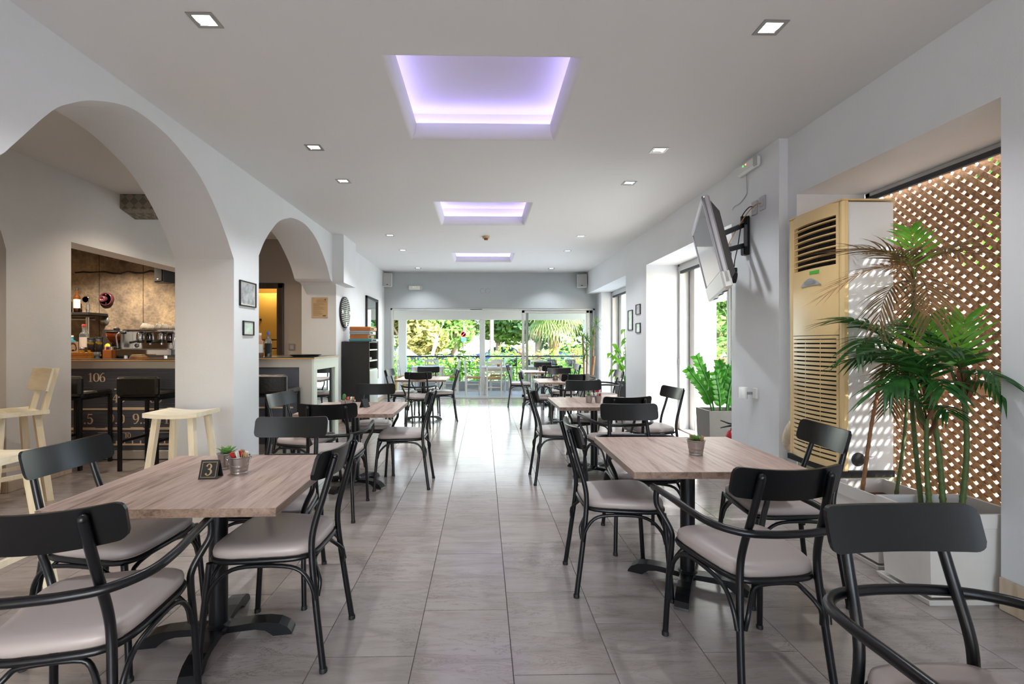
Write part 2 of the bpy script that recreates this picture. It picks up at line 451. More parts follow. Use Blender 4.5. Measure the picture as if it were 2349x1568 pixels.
def tag(o, label, cat, group=None, kind=None):
    o['label'] = label; o['category'] = cat
    if group: o['group'] = group
    if kind: o['kind'] = kind
    return o
def thing(name, label, cat, loc=(0, 0, 0), rot=0, group=None):
    o = bpy.data.objects.new(name, None); COL.objects.link(o); o.location = loc; o.rotation_euler = (0, 0, rot); o.empty_display_size = .1
    return tag(o, label, cat, group)
KIDS = {}
def kids(o): return [c for c in bpy.data.objects if c.parent == o] if o.name not in KIDS else KIDS[o.name]
def dup(o, loc=None, rot=None, label=None, group=None, parent=None):
    c = o.copy(); COL.objects.link(c); c.parent = parent
    if loc is not None: c.location = loc
    if rot is not None: c.rotation_euler = (0, 0, rot)
    if label: c['label'] = label
    if group: c['group'] = group
    for ch in list(kids(o)): dup(ch, parent=c)
    return c
def inst(o, name, parent, mat):
    """another object sharing o's mesh"""
    c = bpy.data.objects.new(name, o.data); COL.objects.link(c); c.parent = parent; c.matrix_basis = mat; return c

# ================================================================== SETTING
CH = 3.01                 # ceiling height
XL, XR = -2.36, 2.49      # left and right wall faces
COFF = [(2.77, 3.93), (5.63, 6.75), (8.80, 9.82)]
SPOTY = [2.494, 4.094, 4.938, 7.395, 8.571, 10.58]
SPOTS = [(x, y) for y in SPOTY for x in (-1.47, 1.555)]

def struct(o): o['kind'] = 'structure'; return o
# floor with its stone tiles
fl = MB(); fl.box((-7.2, -3.6, -.12), (3.2, 11.35, -.006))
floor = struct(fl.obj('floor', 'joint'))
TW, TL = .405, .61
tb = MB()
c_ = .0015; x1, y1 = TW - .0016, TL - .0016
tb.add([(0, 0, -.006), (x1, 0, -.006), (x1, y1, -.006), (0, y1, -.006), (c_, c_, 0), (x1 - c_, c_, 0), (x1 - c_, y1 - c_, 0), (c_, y1 - c_, 0)],
       [(4, 5, 6, 7), (0, 1, 5, 4), (1, 2, 6, 5), (2, 3, 7, 6), (3, 0, 4, 7)])
tile0 = None; ntile = 0; rest = MB()
for i in range(-18, 8):
    x = i * TW + .12
    off = (0, .33, .12, .45)[i % 4]
    for j in range(-7, 19):
        y = j * TL + off
        if x + TW > 3.1 or x < -7.1 or y + TL > 11.33 or y < -3.5: continue
        seen = ((y > .8 and -2.5 < x < 2.3) or (x <= -2.5 and x > -4.2 and 3.2 < y < 4.8) or (x >= 2.2 and 1.4 < y < 3.2)) and ntile < 290
        if seen:
            if tile0 is None: tile0 = tb.obj('tile', 'floor', floor); o = tile0
            else:
                o = bpy.data.objects.new('tile', tile0.data); COL.objects.link(o); o.parent = floor
            o.location = (x, y, random.uniform(-.0006, .0006)); ntile += 1
        else:
            k = len(rest.v)
            rest.add(tb.v, tb.f, False, 0, T(x, y, 0))
o = rest.obj('tiles_out_of_view', 'floor', floor, kind='stuff')

# ceiling: sheet with openings for coffers and lamps
xs = sorted({-7.2, 3.2, -.605, .61} | {s + d for s in (-1.47, 1.555) for d in (-.058, .058)})
ys = sorted({-3.6, 11.4} | {v for c in COFF for v in c} | {s + d for s in SPOTY for d in (-.05, .05)})
def hole(x, y):
    if -.605 < x < .61 and any(a < y < b for a, b in COFF): return True
    return any(abs(x - sx) < .058 and abs(y - sy) < .05 for sx, sy in SPOTS)
cb = MB()
for a, b in zip(xs, xs[1:]):
    for c, d in zip(ys, ys[1:]):
        if not hole((a + b) / 2, (c + d) / 2): cb.add([(a, c, CH), (a, d, CH), (b, d, CH), (b, c, CH)], [(0, 1, 2, 3)])
cb.box((-7.2, -3.6, 3.42), (3.2, 11.4, 3.55))
for lo, hi in (((-7.2, -3.6, CH), (-7.1, 11.4, 3.42)), ((3.1, -3.6, CH), (3.2, 11.4, 3.42)), ((-7.2, -3.6, CH), (3.2, -3.5, 3.42)), ((-7.2, 11.3, CH), (3.2, 11.4, 3.42))): cb.box(lo, hi)
ceiling = struct(cb.obj('ceiling', 'ceil'))
for (ya, yb) in COFF:
    q = MB(); xa, xb = -.605, .61; N = 8
    ring = []
    for i in range(N + 1):
        t = PI / 2 * i / N; ins = .052 * math.sin(t); z = CH + .12 * (1 - math.cos(t))
        ring.append([(xa + ins, ya + ins, z), (xb - ins, ya + ins, z), (xb - ins, yb - ins, z), (xa + ins, yb - ins, z)])
    for s in range(4):
        vs = []
        for i in range(N + 1): vs += [ring[i][s], ring[i][(s + 1) % 4]]
        q.add(vs, [(2 * i, 2 * i + 1, 2 * i + 3, 2 * i + 2) for i in range(N)], True)
    ta, tb_ = ring[N], None
    X0, X1, Y0, Y1 = xa - .10, xb + .10, ya - .10, yb + .10; zl = CH + .12; zt = CH + .27
    outer = [(X0, Y0, zl), (X1, Y0, zl), (X1, Y1, zl), (X0, Y1, zl)]
    q.add(ta + outer, [(s, (s + 1) % 4, 4 + (s + 1) % 4, 4 + s) for s in range(4)])
    q.obj('coffer', 'ceil', ceiling)
    p = MB(); top = [(a, b, zt) for a, b, _ in outer]
    p.add(outer + top, [(s, (s + 1) % 4, 4 + (s + 1) % 4, 4 + s) for s in range(4)] + [(4, 5, 6, 7)])
    p.obj('coffer_panel', 'ceil', ceiling)
    for a, b in (((X0 + .05, Y0 + .05), (X1 - .05, Y0 + .05)), ((X1 - .05, Y0 + .05), (X1 - .05, Y1 - .05)), ((X1 - .05, Y1 - .05), (X0 + .05, Y1 - .05)), ((X0 + .05, Y1 - .05), (X0 + .05, Y0 + .05))):
        MB().tube([(*a, zl + .014), (*b, zl + .014)], .009, 6).obj('led_tape', 'led', ceiling)

# left wall with its two arches (profile in y,z, extruded in x)
A1 = [(2.08, 0), (2.08, 1.95), (2.14, 2.05), (2.325, 2.222), (2.374, 2.28), (2.594, 2.568), (2.721, 2.679), (2.861, 2.768), (3.069, 2.854), (3.237, 2.885), (3.479, 2.867), (3.682, 2.81), (3.928, 2.70), (4.17, 2.492), (4.355, 2.263), (4.445, 2.13), (4.465, 2.10), (4.465, 0)]
A2 = [(4.957, 0), (4.957, 2.229), (5.08, 2.40), (5.253, 2.571), (5.45, 2.72), (5.696, 2.821), (5.838, 2.859), (6.1, 2.885), (6.369, 2.866), (6.7, 2.76), (7.042, 2.532), (7.17, 2.41), (7.255, 2.30), (7.30, 2.278), (7.49, 2.268), (7.54, 2.235), (7.54, 0)]
def curve2(pts, a, b, sub=4):
    mid = [(p.x, p.y) for p in smooth([(y, z, 0) for y, z in pts[a:b]], sub)]
    return pts[:a] + mid + pts[b:]
prof = [(-3.6, 0)] + curve2(A1, 2, 15) + curve2(A2, 1, 13) + [(11.2, 0), (11.2, CH + .05), (-3.6, CH + .05)]
wl = MB(); wl.prism(prof, lambda y, z, h: (h, y, z), XL, -2.91)
wl.box((XL - .02, 7.36, 2.26), (-2.185, 8.06, CH + .02))
wall_left = struct(wl.obj('wall_left', 'wall'))

# right wall: piers, headers, niche
wr = MB()
for lo, hi in (((2.54, -3.6, 0), (3.14, 2.24, CH + .05)), ((2.54, 2.24, 2.51), (3.14, 3.839, CH + .05)), ((2.54, 3.73, 0), (3.10, 4.56, 2.51)),
               ((2.465, 3.84, 0), (3.0, 4.58, CH + .05)), ((XR, 4.58, 2.50), (3.0, 7.07, CH + .05)), ((XR, 7.07, 0), (3.0, 8.09, CH + .05)),
               ((XR, 8.09, 2.495), (3.0, 11.3, CH + .05)), ((2.74, 10.75, 0), (3.0, 11.3, 2.495))): wr.box(lo, hi)
wall_right = struct(wr.obj('wall_right', 'wall'))
wb = MB()
for lo, hi in (((-2.5, 11.2, 2.15), (2.739, 11.42, CH + .05)), ((-2.5, 11.2, 0), (-2.215, 11.42, 2.15)), ((2.70, 11.2, 0), (2.739, 11.42, 2.15))): wb.box(lo, hi)
wall_back = struct(wb.obj('wall_back', 'wall_grey'))
for x in (-.01, .115):
    MB().lathe([(.058, 0), (.062, .004), (.055, .006), (.0, .006)], 24, T(x, 11.2, 2.566) @ rx(PI / 2)).obj('blank_plate', 'wall_grey', wall_back)
wf = MB()
for lo, hi in (((-2.4, -3.62, 2.3), (2.6, -3.5, CH + .05)), ((-2.4, -3.62, 0), (-1.6, -3.5, 2.3)), ((1.4, -3.62, 0), (2.6, -3.5, 2.3))): wf.box(lo, hi)
struct(wf.obj('wall_front', 'wall'))  # unseen wall; its opening is sized to limit light from behind the camera

# bar room walls
def arch(y0, y1, z0, zt, n=10):
    c, h = (y0 + y1) / 2, (y1 - y0) / 2
    return [(y0, 0), (y0, z0)] + [(c - h * math.cos(PI * i / n), z0 + (zt - z0) * math.sin(PI * i / n)) for i in range(1, n)] + [(y1, z0), (y1, 0)]
bw = MB()
bw.prism([(-1, 0)] + arch(2.3, 4.14, 2.12, 2.62) + [(4.78, 0), (4.78, 2.325), (7.75, 2.325), (7.75, CH + .05), (-1, CH + .05)], lambda y, z, h: (h, y, z), -4.15, -4.42)
struct(bw.obj('wall_bar_left', 'barwall'))
bb = MB()
bb.box((-3.28, 7.7, 0), (-2.9, 7.85, CH + .05)); bb.box((-4.45, 7.7, 2.27), (-3.28, 7.85, CH + .05)); bb.box((-4.45, 7.7, 0), (-4.12, 7.85, 2.3))
struct(bb.obj('wall_bar_back', 'taupe'))
cw = MB(); cw.box((-7.1, 7.68, 0), (-4.40, 7.85, CH + .05))
rng = random.Random(3)
conc = struct(cw.obj('wall_concrete', concrete()))
cr = MB()
pts = [(-6.6 + .12 * i, 7.68, 2.46 + rng.uniform(-.022, .022)) for i in range(18)]
cr.tube(pts, [.010 + rng.uniform(0, .008) for _ in pts], 5); cr.obj('casting_seam', 'dark', conc)
for x in (-6.22, -5.52, -4.95):
    MB().box((x, 7.676, 0), (x + .006, 7.684, 2.9)).obj('casting_seam', 'dark', conc)
bo = MB()
bo.box((-7.2, -1, 0), (-7.1, 7.85, CH + .05)); bo.box((-7.2, -1.1, 0), (-2.9, -1, CH + .05)); struct(bo.obj('wall_bar_far', 'tan'))
# kitchen behind the bar door
kb = MB()
kb.box((-5.2, 9.3, 0), (-2.9, 9.4, 2.75)); struct(kb.obj('wall_kitchen_back', 'kitchen'))
struct(MB().box((-5.2, 7.86, 2.75), (-2.9, 9.4, 2.85)).obj('ceiling_kitchen', 'kitchen')); struct(MB().box((-5.2, 7.86, 0), (-5.1, 9.3, 2.75)).obj('wall_kitchen_left', 'kitchen'))

def skirting(name, lo, hi):
    return struct(MB().box(lo, hi, ch=.004).obj(name, 'skirt'))
skirting('baseboard_left', (XL, 7.54, 0), (XL + .012, 11.2, .09))
skirting('baseboard_pier', (XL, 4.47, 0), (XL + .012, 4.95, .09))
skirting('baseboard_right', (XR - .012, 7.07, 0), (XR, 8.09, .09))
skirting('baseboard_reveal', (XR, 7.058, 0), (2.99, 7.07, .09))
skirting('baseboard_near', (2.528, 0.2, 0), (2.54, 2.24, .16))
skirting('baseboard_bar', (-4.15, 4.14, 0), (-4.138, 4.78, .10))
skirting('baseboard_barend', (-4.42, 4.128, 0), (-4.138, 4.14, .10))

# ------------------------------------------------------------------ windows
def frame_bars(m, x0, x1, z0, z1, y0, y1, t, axis='X', parts='LRTB'):
    def b(a0, a1, c0, c1):
        lo, hi = ((a0, y0, c0), (a1, y1, c1)) if axis == 'X' else ((y0, a0, c0), (y1, a1, c1))
        m.box(lo, hi, ch=.004)
    if 'L' in parts: b(x0, x0 + t, z0, z1)
    if 'R' in parts: b(x1 - t, x1, z0, z1)
    if 'T' in parts: b(x0, x1, z1 - t, z1)
    if 'B' in parts: b(x0, x1, z0, z0 + t)
# terrace opening: frame, two parked sliding leaves
wnd = MB(); frame_bars(wnd, -2.215, 2.70, 0, 2.15, 11.215, 11.40, .045, parts='LRT'); wnd.box((-2.215, 11.2, -.01), (2.70, 11.42, .012))
w1 = struct(wnd.obj('window_1', 'alu'))
for nm, a, b, y in (('sliding_leaf', .94, 2.56, 11.24), ('sliding_leaf', 1.04, 2.66, 11.32)):
    lf = MB(); frame_bars(lf, a, b, .012, 2.105, y, y + .045, .062); L = lf.obj(nm, 'alu', w1)
    MB().box((a + .06, y + .018, .07), (b - .06, y + .024, 2.045)).obj('pane', 'glass', L)
hb = MB(); hb.box((.965, 11.225, .93), (.99, 11.24, 1.07), ch=.004); hb.obj('pull_handle', 'steel', w1)
MB().tube([(-.35, 11.23, 2.13), (-.28, 11.22, 2.12), (-.02, 11.22, 2.128)], .011, 6).obj('door_closer', 'aludark', w1)
# side openings
for nm, y0, y1, leafs in (('window_2', 4.58, 7.07, ((4.6, 5.75, 3.03),)), ('window_3', 8.09, 10.75, ((8.1, 9.4, 3.03),))):
    f = MB(); frame_bars(f, y0, y1, 0, 2.5, 2.98, 3.12, .06, 'Y', 'LRT'); f.box((2.98, y0, 0), (3.12, y1, .015)); f.box((2.97, y0, 2.40), (3.1, y1, 2.47), ch=.004)
    o = struct(f.obj(nm, 'alu'))
    MB().box((2.985, y0 + .06, 2.36), (3.02, y1 - .06, 2.40)).obj('track', 'aludark', o)
    for (a, b, x) in leafs:
        q = MB(); frame_bars(q, a, b, .015, 2.40, x, x + .04, .055, 'Y'); L = q.obj('sliding_leaf', 'alu', o)
        MB().box((x + .015, a + .05, .06), (x + .02, b - .05, 2.35)).obj('pane', 'glass', L)
    MB().box((2.97, y1 - .045, .98), (2.985, y1 - .02, 1.08), ch=.004).obj('lock', 'steel', o)
f = MB(); frame_bars(f, 2.24, 3.73, 0, 2.51, 3.10, 3.16, .05, 'Y', 'LRT'); o = struct(f.obj('window_4', 'alu'))
MB().box((3.085, 2.24, 2.44), (3.11, 3.73, 2.475)).obj('track', 'aludark', o)

# door to the kitchen
dm = MB()
dm.box((-4.15, 7.66, 2.20), (-3.255, 7.72, 2.29), ch=.008); dm.box((-3.345, 7.66, 0), (-3.255, 7.72, 2.29), ch=.008); dm.box((-3.372, 7.69, 0), (-3.33, 7.86, 2.21), ch=.004); dm.box((-4.15, 7.66, 0), (-4.06, 7.72, 2.29), ch=.008)
dr = struct(dm.obj('door_1', 'doorwood'))
MB().box((-3.42, 7.88, .02), (-3.375, 8.70, 2.18), ch=.004).obj('door_leaf', 'doorwood', dr)
for z in (.4, 1.85): MB().box((-3.395, 7.84, z), (-3.372, 7.875, z + .12), ch=.003).obj('hinge', 'steel', dr)

# ------------------------------------------------------------------ recessed lamps
def make_spot():
    t = thing('recessed_lamp', '', 'lamp')
    a, b = .068, .060; ia, ib = .046, .040
    m = MB()
    for k in range(4):
        P = [(-a, -b), (a, -b), (a, b), (-a, b)]; Q = [(-ia, -ib), (ia, -ib), (ia, ib), (-ia, ib)]
        j = (k + 1) % 4
        m.add([(*P[k], -.004), (*P[j], -.004), (*Q[j], -.003), (*Q[k], -.003), (*P[k], .001), (*P[j], .001)], [(0, 3, 2, 1), (0, 1, 5, 4)])
    m.obj('frame', 'steel', t)
    m = MB()
    for k in range(4):
        Q = [(-ia, -ib), (ia, -ib), (ia, ib), (-ia, ib)]; S = [(-.026, -.024), (.026, -.024), (.026, .024), (-.026, .024)]; j = (k + 1) % 4
        m.add([(*Q[k], -.003), (*Q[j], -.003), (*S[j], .06), (*S[k], .06)], [(0, 1, 2, 3)])
    m.obj('reflector', 'chrome', t)
    m = MB(); m.box((-.043, -.037, .004), (.043, .037, .008)); m.obj('lens', 'lens', t)
    return t
SPOT = make_spot(); first = True
names_y = ['nearest the front', 'second from the front', 'third from the front', 'fourth from the front', 'fifth from the front', 'farthest, beside the terrace wall']
for i, (x, y) in enumerate(SPOTS):
    lab = 'square recessed ceiling lamp %s in the row above the %s' % (names_y[i // 2], 'arches' if x < 0 else 'side windows')
    if first: SPOT.location = (x, y, CH); SPOT['label'] = lab; SPOT['group'] = 'recessed ceiling lamps'; first = False
    else: dup(SPOT, (x, y, CH), None, lab)
    lamp('spot', 'SPOT', (x, y, CH - .03), 62, (.92, .95, 1), (0, 0, -1), spot_size=R(118), spot_blend=.7, shadow_soft_size=.04)

# warm bar and kitchen lamps; large-arch and stool ones are added, unseen fill
for x, y, e, lab in ((-3.3, 2.6, 36, 'added warm fill downlight, hidden inside the large arch'), (-3.3, 5.15, 24, 'added warm fill downlight over the black bar stools'), (-5.7, 6.5, 210, 'round warm downlight before the bare concrete wall'), (-4.75, 5.0, 60, 'round warm downlight above the coffee machine'), (-3.2, 6.4, 16, 'round warm downlight inside the second arch')):
    t = thing('bar_downlight', lab, 'lamp', (x, y, CH), 0, 'bar downlights')
    MB().lathe([(.05, 0), (.055, -.006), (.04, -.01), (.036, .0)], 16, caps=False).obj('frame', 'steel', t)
    MB().lathe([(.0, -.002), (.038, -.002)], 16).obj('lens', M('warm_lens', '#ffe0b0', .4, emit=(1, .62, .3, 1), estr=5), t)
    lamp('warm', 'SPOT', (x, y, CH - .05), e * 2.2, (1, .83, .64), (0, 0.05, -1), spot_size=R(130), spot_blend=.6, shadow_soft_size=.05)
t = thing('kitchen_bulb', 'warm bulb hanging in the kitchen beyond the bar door', 'lamp', (-3.9, 8.5, 2.6))
MB().lathe([(.0, -.05), (.03, -.03), (.036, 0), (.02, .04), (.015, .14), (0, .14)], 14).obj('bulb', M('bulb', '#ffd890', .3, emit=(1, .66, .22, 1), estr=12), t)
lamp('kitchen_light', 'POINT', (-3.9, 8.45, 2.4), 17, (1, .80, .48), shadow_soft_size=.06)

# ================================================================== CHAIRS AND TABLES
def rot_m(a): return rz(a)
def mirror_pts(p): return [(-x, y, z) for x, y, z in p]
def seat_outline(n=40, s=1.0, fy=.225, by=-.185, fw=.222, bw=.168):
    out = []
    for k in range(n):
        a = 2 * PI * k / n; c, s_ = math.cos(a), math.sin(a); e = .42
        u = math.copysign(abs(c) ** e, c); v = math.copysign(abs(s_) ** e, s_)
        t = (v + 1) / 2; hw = bw + (fw - bw) * t
        out.append((u * hw * s, ((fy + by) / 2 + v * (fy - by) / 2 * s)))
    return out
def cushion(m, z0=.452, h=.052, **kw):
    n = 40; rings = [(.95, 0), (.995, .12), (1.0, .40), (.985, .66), (.94, .82), (.8, .93), (.55, .99), (.25, 1.0)]
    vs = []
    for s, hz in rings: vs += [(x, y, z0 + h * hz) for x, y in seat_outline(n, s, **kw)]
    fs = [(i * n + k, i * n + (k + 1) % n, (i + 1) * n + (k + 1) % n, (i + 1) * n + k) for i in range(len(rings) - 1) for k in range(n)]
    fs += [tuple(range(n))[::-1], tuple((len(rings) - 1) * n + k for k in range(n))]
    return m.add(vs, fs, True)
PR = .0132
def make_chair(arms):
    t = thing('armchair' if arms else 'side_chair', '', 'chair')
    cushion(MB()).obj('seat', 'vinyl', t)
    o = seat_outline(32, .99)
    MB().tube([(x, y, .443) for x, y in o], .0115, 8, True).obj('seat_frame', 'black', t)
    # back panel: curved sheet with rounded corners, leaning back
    m = MB(); hw, hh, th, cr = .207, .057, .0065, .026
    xs = [-hw, -hw + .004, -hw + .010, -hw + .018, -hw + cr] + [(-hw + cr) + (2 * (hw - cr)) * i / 14 for i in range(1, 14)] + [hw - cr, hw - .018, hw - .010, hw - .004, hw]
    vs = []; nx = len(xs)
    for side in (0, 1):
        for x in xs:
            e = max(0, abs(x) - (hw - cr)); hz = hh - cr + math.sqrt(max(0, cr * cr - e * e))
            for q in (-1, 1):
                z = .807 + q * hz; b = .95 * x * x; y = -.252 + b * .965 - .27 * (z - .807) + (th if side else -th) * 1.0
                vs.append((x, y, z + b * .26))
    fr, bk = vs[:2 * nx], vs[2 * nx:]
    m.add(fr, [(2 * i, 2 * i + 2, 2 * i + 3, 2 * i + 1) for i in range(nx - 1)], True)
    m.add(bk, [(2 * i, 2 * i + 1, 2 * i + 3, 2 * i + 2) for i in range(nx - 1)], True)
    loop = [2 * i for i in range(nx)] + [2 * i + 1 for i in range(nx - 1, -1, -1)]; nl = len(loop)
    m.add([fr[k] for k in loop] + [bk[k] for k in loop], [(i, nl + i, nl + (i + 1) % nl, (i + 1) % nl) for i in range(nl)], False)
    m.obj('backrest', 'blackp', t)
    for s in (-1, 1):
        p = smooth([(.180 * s, -.238, .004), (.168 * s, -.208, .22), (.156 * s, -.186, .40), (.150 * s, -.180, .50), (.145 * s, -.192, .578), (.138 * s, -.222, .68), (.130 * s, -.262, .822), (.1295 * s, -.268, .843)], 4)
        r = [PR] * len(p); m = MB().tube(p, r, 10)
        e = p[-1]; dv = (p[-1] - p[-2]).normalized()
        m.lathe([(PR, 0), (PR * .92, .006), (PR * .6, .011), (0, .013)], 10, T(*e) @ dv.to_track_quat('Z', 'Y').to_matrix().to_4x4())
        L = m.obj('rear_leg', 'black', t)
        MB().lathe([(.0155, 0), (.0155, .014), (.0135, .018)], 10, T(.180 * s, -.238, 0)).obj('foot_cap', 'rubber', L)
        if arms: fp = [(.226 * s, .236, .004), (.218 * s, .222, .25), (.210 * s, .208, .42), (.214 * s, .206, .475), (.238 * s, .222, .53), (.262 * s, .236, .575), (.268 * s, .238, .61), (.266 * s, .236, .648)]
        else: fp = [(.226 * s, .236, .004), (.216 * s, .218, .25), (.207 * s, .200, .44)]
        F_ = MB().tube(smooth(fp, 4), .0125, 10).obj('front_leg', 'black', t)
        MB().lathe([(.0148, 0), (.0148, .014), (.0125, .018)], 10, T(.226 * s, .236, 0)).obj('foot_cap', 'rubber', F_)
        b = smooth([(.178 * s, -.205, .285), (.182 * s, -.190, .345), (.186 * s, -.150, .402), (.192 * s, -.08, .424), (.200 * s, .06, .424), (.206 * s, .135, .402), (.211 * s, .190, .345), (.213 * s, .208, .285)], 3)
        MB().tube(b, .0085, 7).obj('brace', 'black', t)
    for y, wx, yy in ((.196, .205, .216), (-.172, .148, -.205)):
        b = smooth([(-wx, yy, .285), (-wx + .01, yy - .004, .345), (-wx + .05, y, .402), (-.06, y, .424), (.06, y, .424), (wx - .05, y, .402), (wx - .01, yy - .004, .345), (wx, yy, .285)], 3)
        MB().tube(b, .0085, 7).obj('brace', 'black', t)
    if arms:
        h = [(.262, .285, .650), (.266, .20, .656), (.270, .06, .660), (.266, -.07, .656), (.240, -.165, .648), (.170, -.228, .640), (.08, -.250, .638)]
        p = smooth(h + [(0, -.254, .638)] + [(-x, y, z) for x, y, z in h[::-1]], 5)
        MB().tube(p, .0138, 10).obj('armrest', 'black', t)
    return t
SIDE, ARM = make_chair(False), make_chair(True)
used = {'S': False, 'A': False}
def chair(kind, x, y, deg, label):
    src = SIDE if kind == 'S' else ARM
    if not used[kind]:
        used[kind] = True; src.location = (x, y, 0); src.rotation_euler = (0, 0, R(deg)); src['label'] = label; src['group'] = 'black cafe chairs'
    else: dup(src, (x, y, 0), R(deg), label, 'black cafe chairs')

def make_table():
    t = thing('cafe_table', '', 'table', group='wooden cafe tables')
    m = MB(); a = .42
    m.box((-a, -.405, .678), (a, .405, .7096), ch=.0012); top = m.obj('tabletop', 'oak_edge', t)
    MB().box((-a + .0015, -.4035, .7085), (a - .0015, .4035, .7102)).obj('laminate', 'oak', top)
    for z in (.684, .690, .696, .702):
        e = MB()
        for s in (-1, 1): e.box((-a, s * .4052 - .0004, z), (a, s * .4052 + .0004, z + .0016)); e.box((s * a - .0004, -.405, z), (s * a + .0004, .405, z + .0016))
        e.obj('edge_line', 'oak_edge', top) if z == .684 else None
    MB().lathe([(.038, .058), (.038, .672)], 20).obj('column', 'black', t)
    m = MB(); m.box((-.19, -.03, .672), (.19, .03, .679)); m.box((-.03, -.19, .672), (.03, .19, .679)); m.obj('top_plate', 'black', t)
    # cast foot: flat arched arm that turns down to the floor
    def foot():
        m = MB()
        tp = [(0, .060), (.05, .060), (.14, .066), (.21, .064), (.26, .054), (.295, .034), (.312, .012), (.315, 0)]
        bt = [(.235, 0), (.225, .010), (.20, .028), (.16, .036), (.08, .034), (0, .030)]
        poly = tp + bt
        m.prism(poly, lambda u, z, h: (u, h, z), -.033, .033); return m
    f0 = foot().obj('base_foot', 'black', t)
    for k in range(1, 4): inst(f0, 'base_foot', t, rz(PI / 2 * k))
    MB().lathe([(.05, .028), (.058, .034), (.058, .056), (.046, .063), (.039, .07)], 20).obj('hub', 'black', t)
    return t
TABLE = make_table()
TB = [(-1.172, 2.09, 1.0, 9, 'wooden table with the number 3 sign, nearest the arch'),
      (1.118, 2.53, -.6, -29, 'wooden table with one succulent bucket, beside the air conditioner'),
      (-1.18, 4.34, .6, -25, 'wooden table with cactus and sachet bucket, beside the bar counter'),
      (1.13, 4.72, 0, 42, 'wooden table with two zinc pots, in front of the side door'),
      (-1.02, 8.02, 0, 8, 'wooden table farthest back on the side of the bookcase'),
      (1.27, 7.50, 0, 20, 'wooden table with a number sign and cactus, second from the terrace glass'),
      (1.28, 10.02, 0, 5, 'wooden table set right against the terrace glass'),
      (1.20, .385, 1, 0, 'wooden table of which only a corner shows by the nearest armchair')]
for i, (x, y, a, fa, lab) in enumerate(TB):
    o = TABLE if i == 0 else dup(TABLE, None, None, lab)
    o['label'] = lab; o.location = (x, y, 0); o.rotation_euler = (0, 0, R(a))
    for k, c in enumerate([c for c in kids(o) if c.name.startswith('base_foot')]): c.matrix_basis = rz(R(fa - a) + PI / 2 * k)

W3 = 'the table with the number 3 sign'
for a in [('S', -.865, 2.05, 88, 'black side chair on the aisle side of ' + W3),
          ('A', -1.225, 1.47, 12, 'black armchair turned away, in front of ' + W3),
          ('S', -1.585, 2.06, -93, 'black side chair between the white stool and ' + W3),
          ('A', -1.11, 2.53, 182, 'black armchair with its back to the bar, behind ' + W3),
          ('S', .72, 2.56, -91, 'black side chair on the aisle side of the succulent bucket table'),
          ('A', 1.06, 1.855, 5, 'black armchair turned away, in front of the table with one succulent bucket'),
          ('S', 1.58, 2.46, 84, 'black side chair between the air conditioner and the succulent table'),
          ('A', 1.04, 3.09, 180, 'black armchair facing the room, behind the table with one succulent bucket'),
          ('S', -.72, 4.35, 89, 'black side chair on the aisle side of the cactus and sachet table'),
          ('A', -1.15, 3.62, 7, 'black armchair turned away, in front of the cactus and sachet table'),
          ('S', -1.57, 4.12, -100, 'black side chair on the bar side of the cactus and sachet table'),
          ('A', -1.13, 4.82, 186, 'black armchair behind the cactus and sachet table, before the bookcase'),
          ('S', .71, 4.46, -88, 'black side chair on the aisle side of the table with two zinc pots'),
          ('A', 1.16, 4.02, 6, 'black armchair turned away, in front of the table with two zinc pots'),
          ('S', 1.67, 4.60, 97, 'black side chair by the side door, at the table with two zinc pots'),
          ('A', 1.17, 5.22, 180, 'black armchair facing the room behind the table with two zinc pots'),
          ('S', -.69, 7.99, 97, 'black side chair on the aisle side of the table near the bookcase'),
          ('A', -1.01, 7.35, 6, 'black armchair turned away at the table near the bookcase'),
          ('S', -1.36, 7.92, -97, 'black side chair between the bookcase and its nearest table'),
          ('A', -1.01, 8.56, 184, 'black armchair facing the room at the table near the bookcase'),
          ('S', .83, 7.27, -95, 'black side chair on the aisle side of the table second from the terrace'),
          ('A', 1.30, 6.88, 6, 'black armchair turned away at the table second from the terrace'),
          ('A', 1.97, 7.50, 90, 'black armchair against the pier with the three small photos'),
          ('A', 1.36, 8.02, 183, 'black armchair facing the room at the table second from the terrace'),
          ('S', .76, 9.72, -93, 'black side chair on the aisle side of the table against the terrace glass'),
          ('A', 1.35, 9.42, 5, 'black armchair turned away at the table against the terrace glass'),
          ('S', 1.78, 9.90, 97, 'black side chair beside the strap-leaved plant at the farthest table'),
          ('S', 1.38, 10.56, 180, 'black side chair with its back to the terrace glass'),
          ('A', 1.105, .985, 181, 'nearest black armchair, in the corner beside the white planters')]:
    chair(*a)

# ------------------------------------------------------------------ what stands on the tables
def bucket_mesh(r0, r1, h, bands=True):
    pr = [(0, 0), (r0 * .97, 0), (r0, .003)]
    n = 12
    for i in range(n + 1):
        t = i / n; r = r0 + (r1 - r0) * t; z = .003 + (h - .006) * t
        if bands and .30 < t < .42: r += .0012 * (1 if i % 2 else -1)
        pr.append((r, z))
    pr += [(r1 + .003, h - .003), (r1 + .003, h), (r1 - .001, h), (r1 - .002, h - .004), (r0 * .98, .012), (0, .012)]
    return MB().lathe(pr, 24)
def succulent(m, n, L, W, z, tilt=.5, up=.4):
    for k in range(n):
        a = 2.39996 * k; t = k / n; ll = L * (.55 + .45 * (1 - t)); el = up + tilt * t
        d = V(math.cos(a) * math.cos(el), math.sin(a) * math.cos(el), math.sin(el))
        m.leaf((0, 0, z + .01 * t), d, (0, 0, 1), ll, W, -.1, 4, .35)
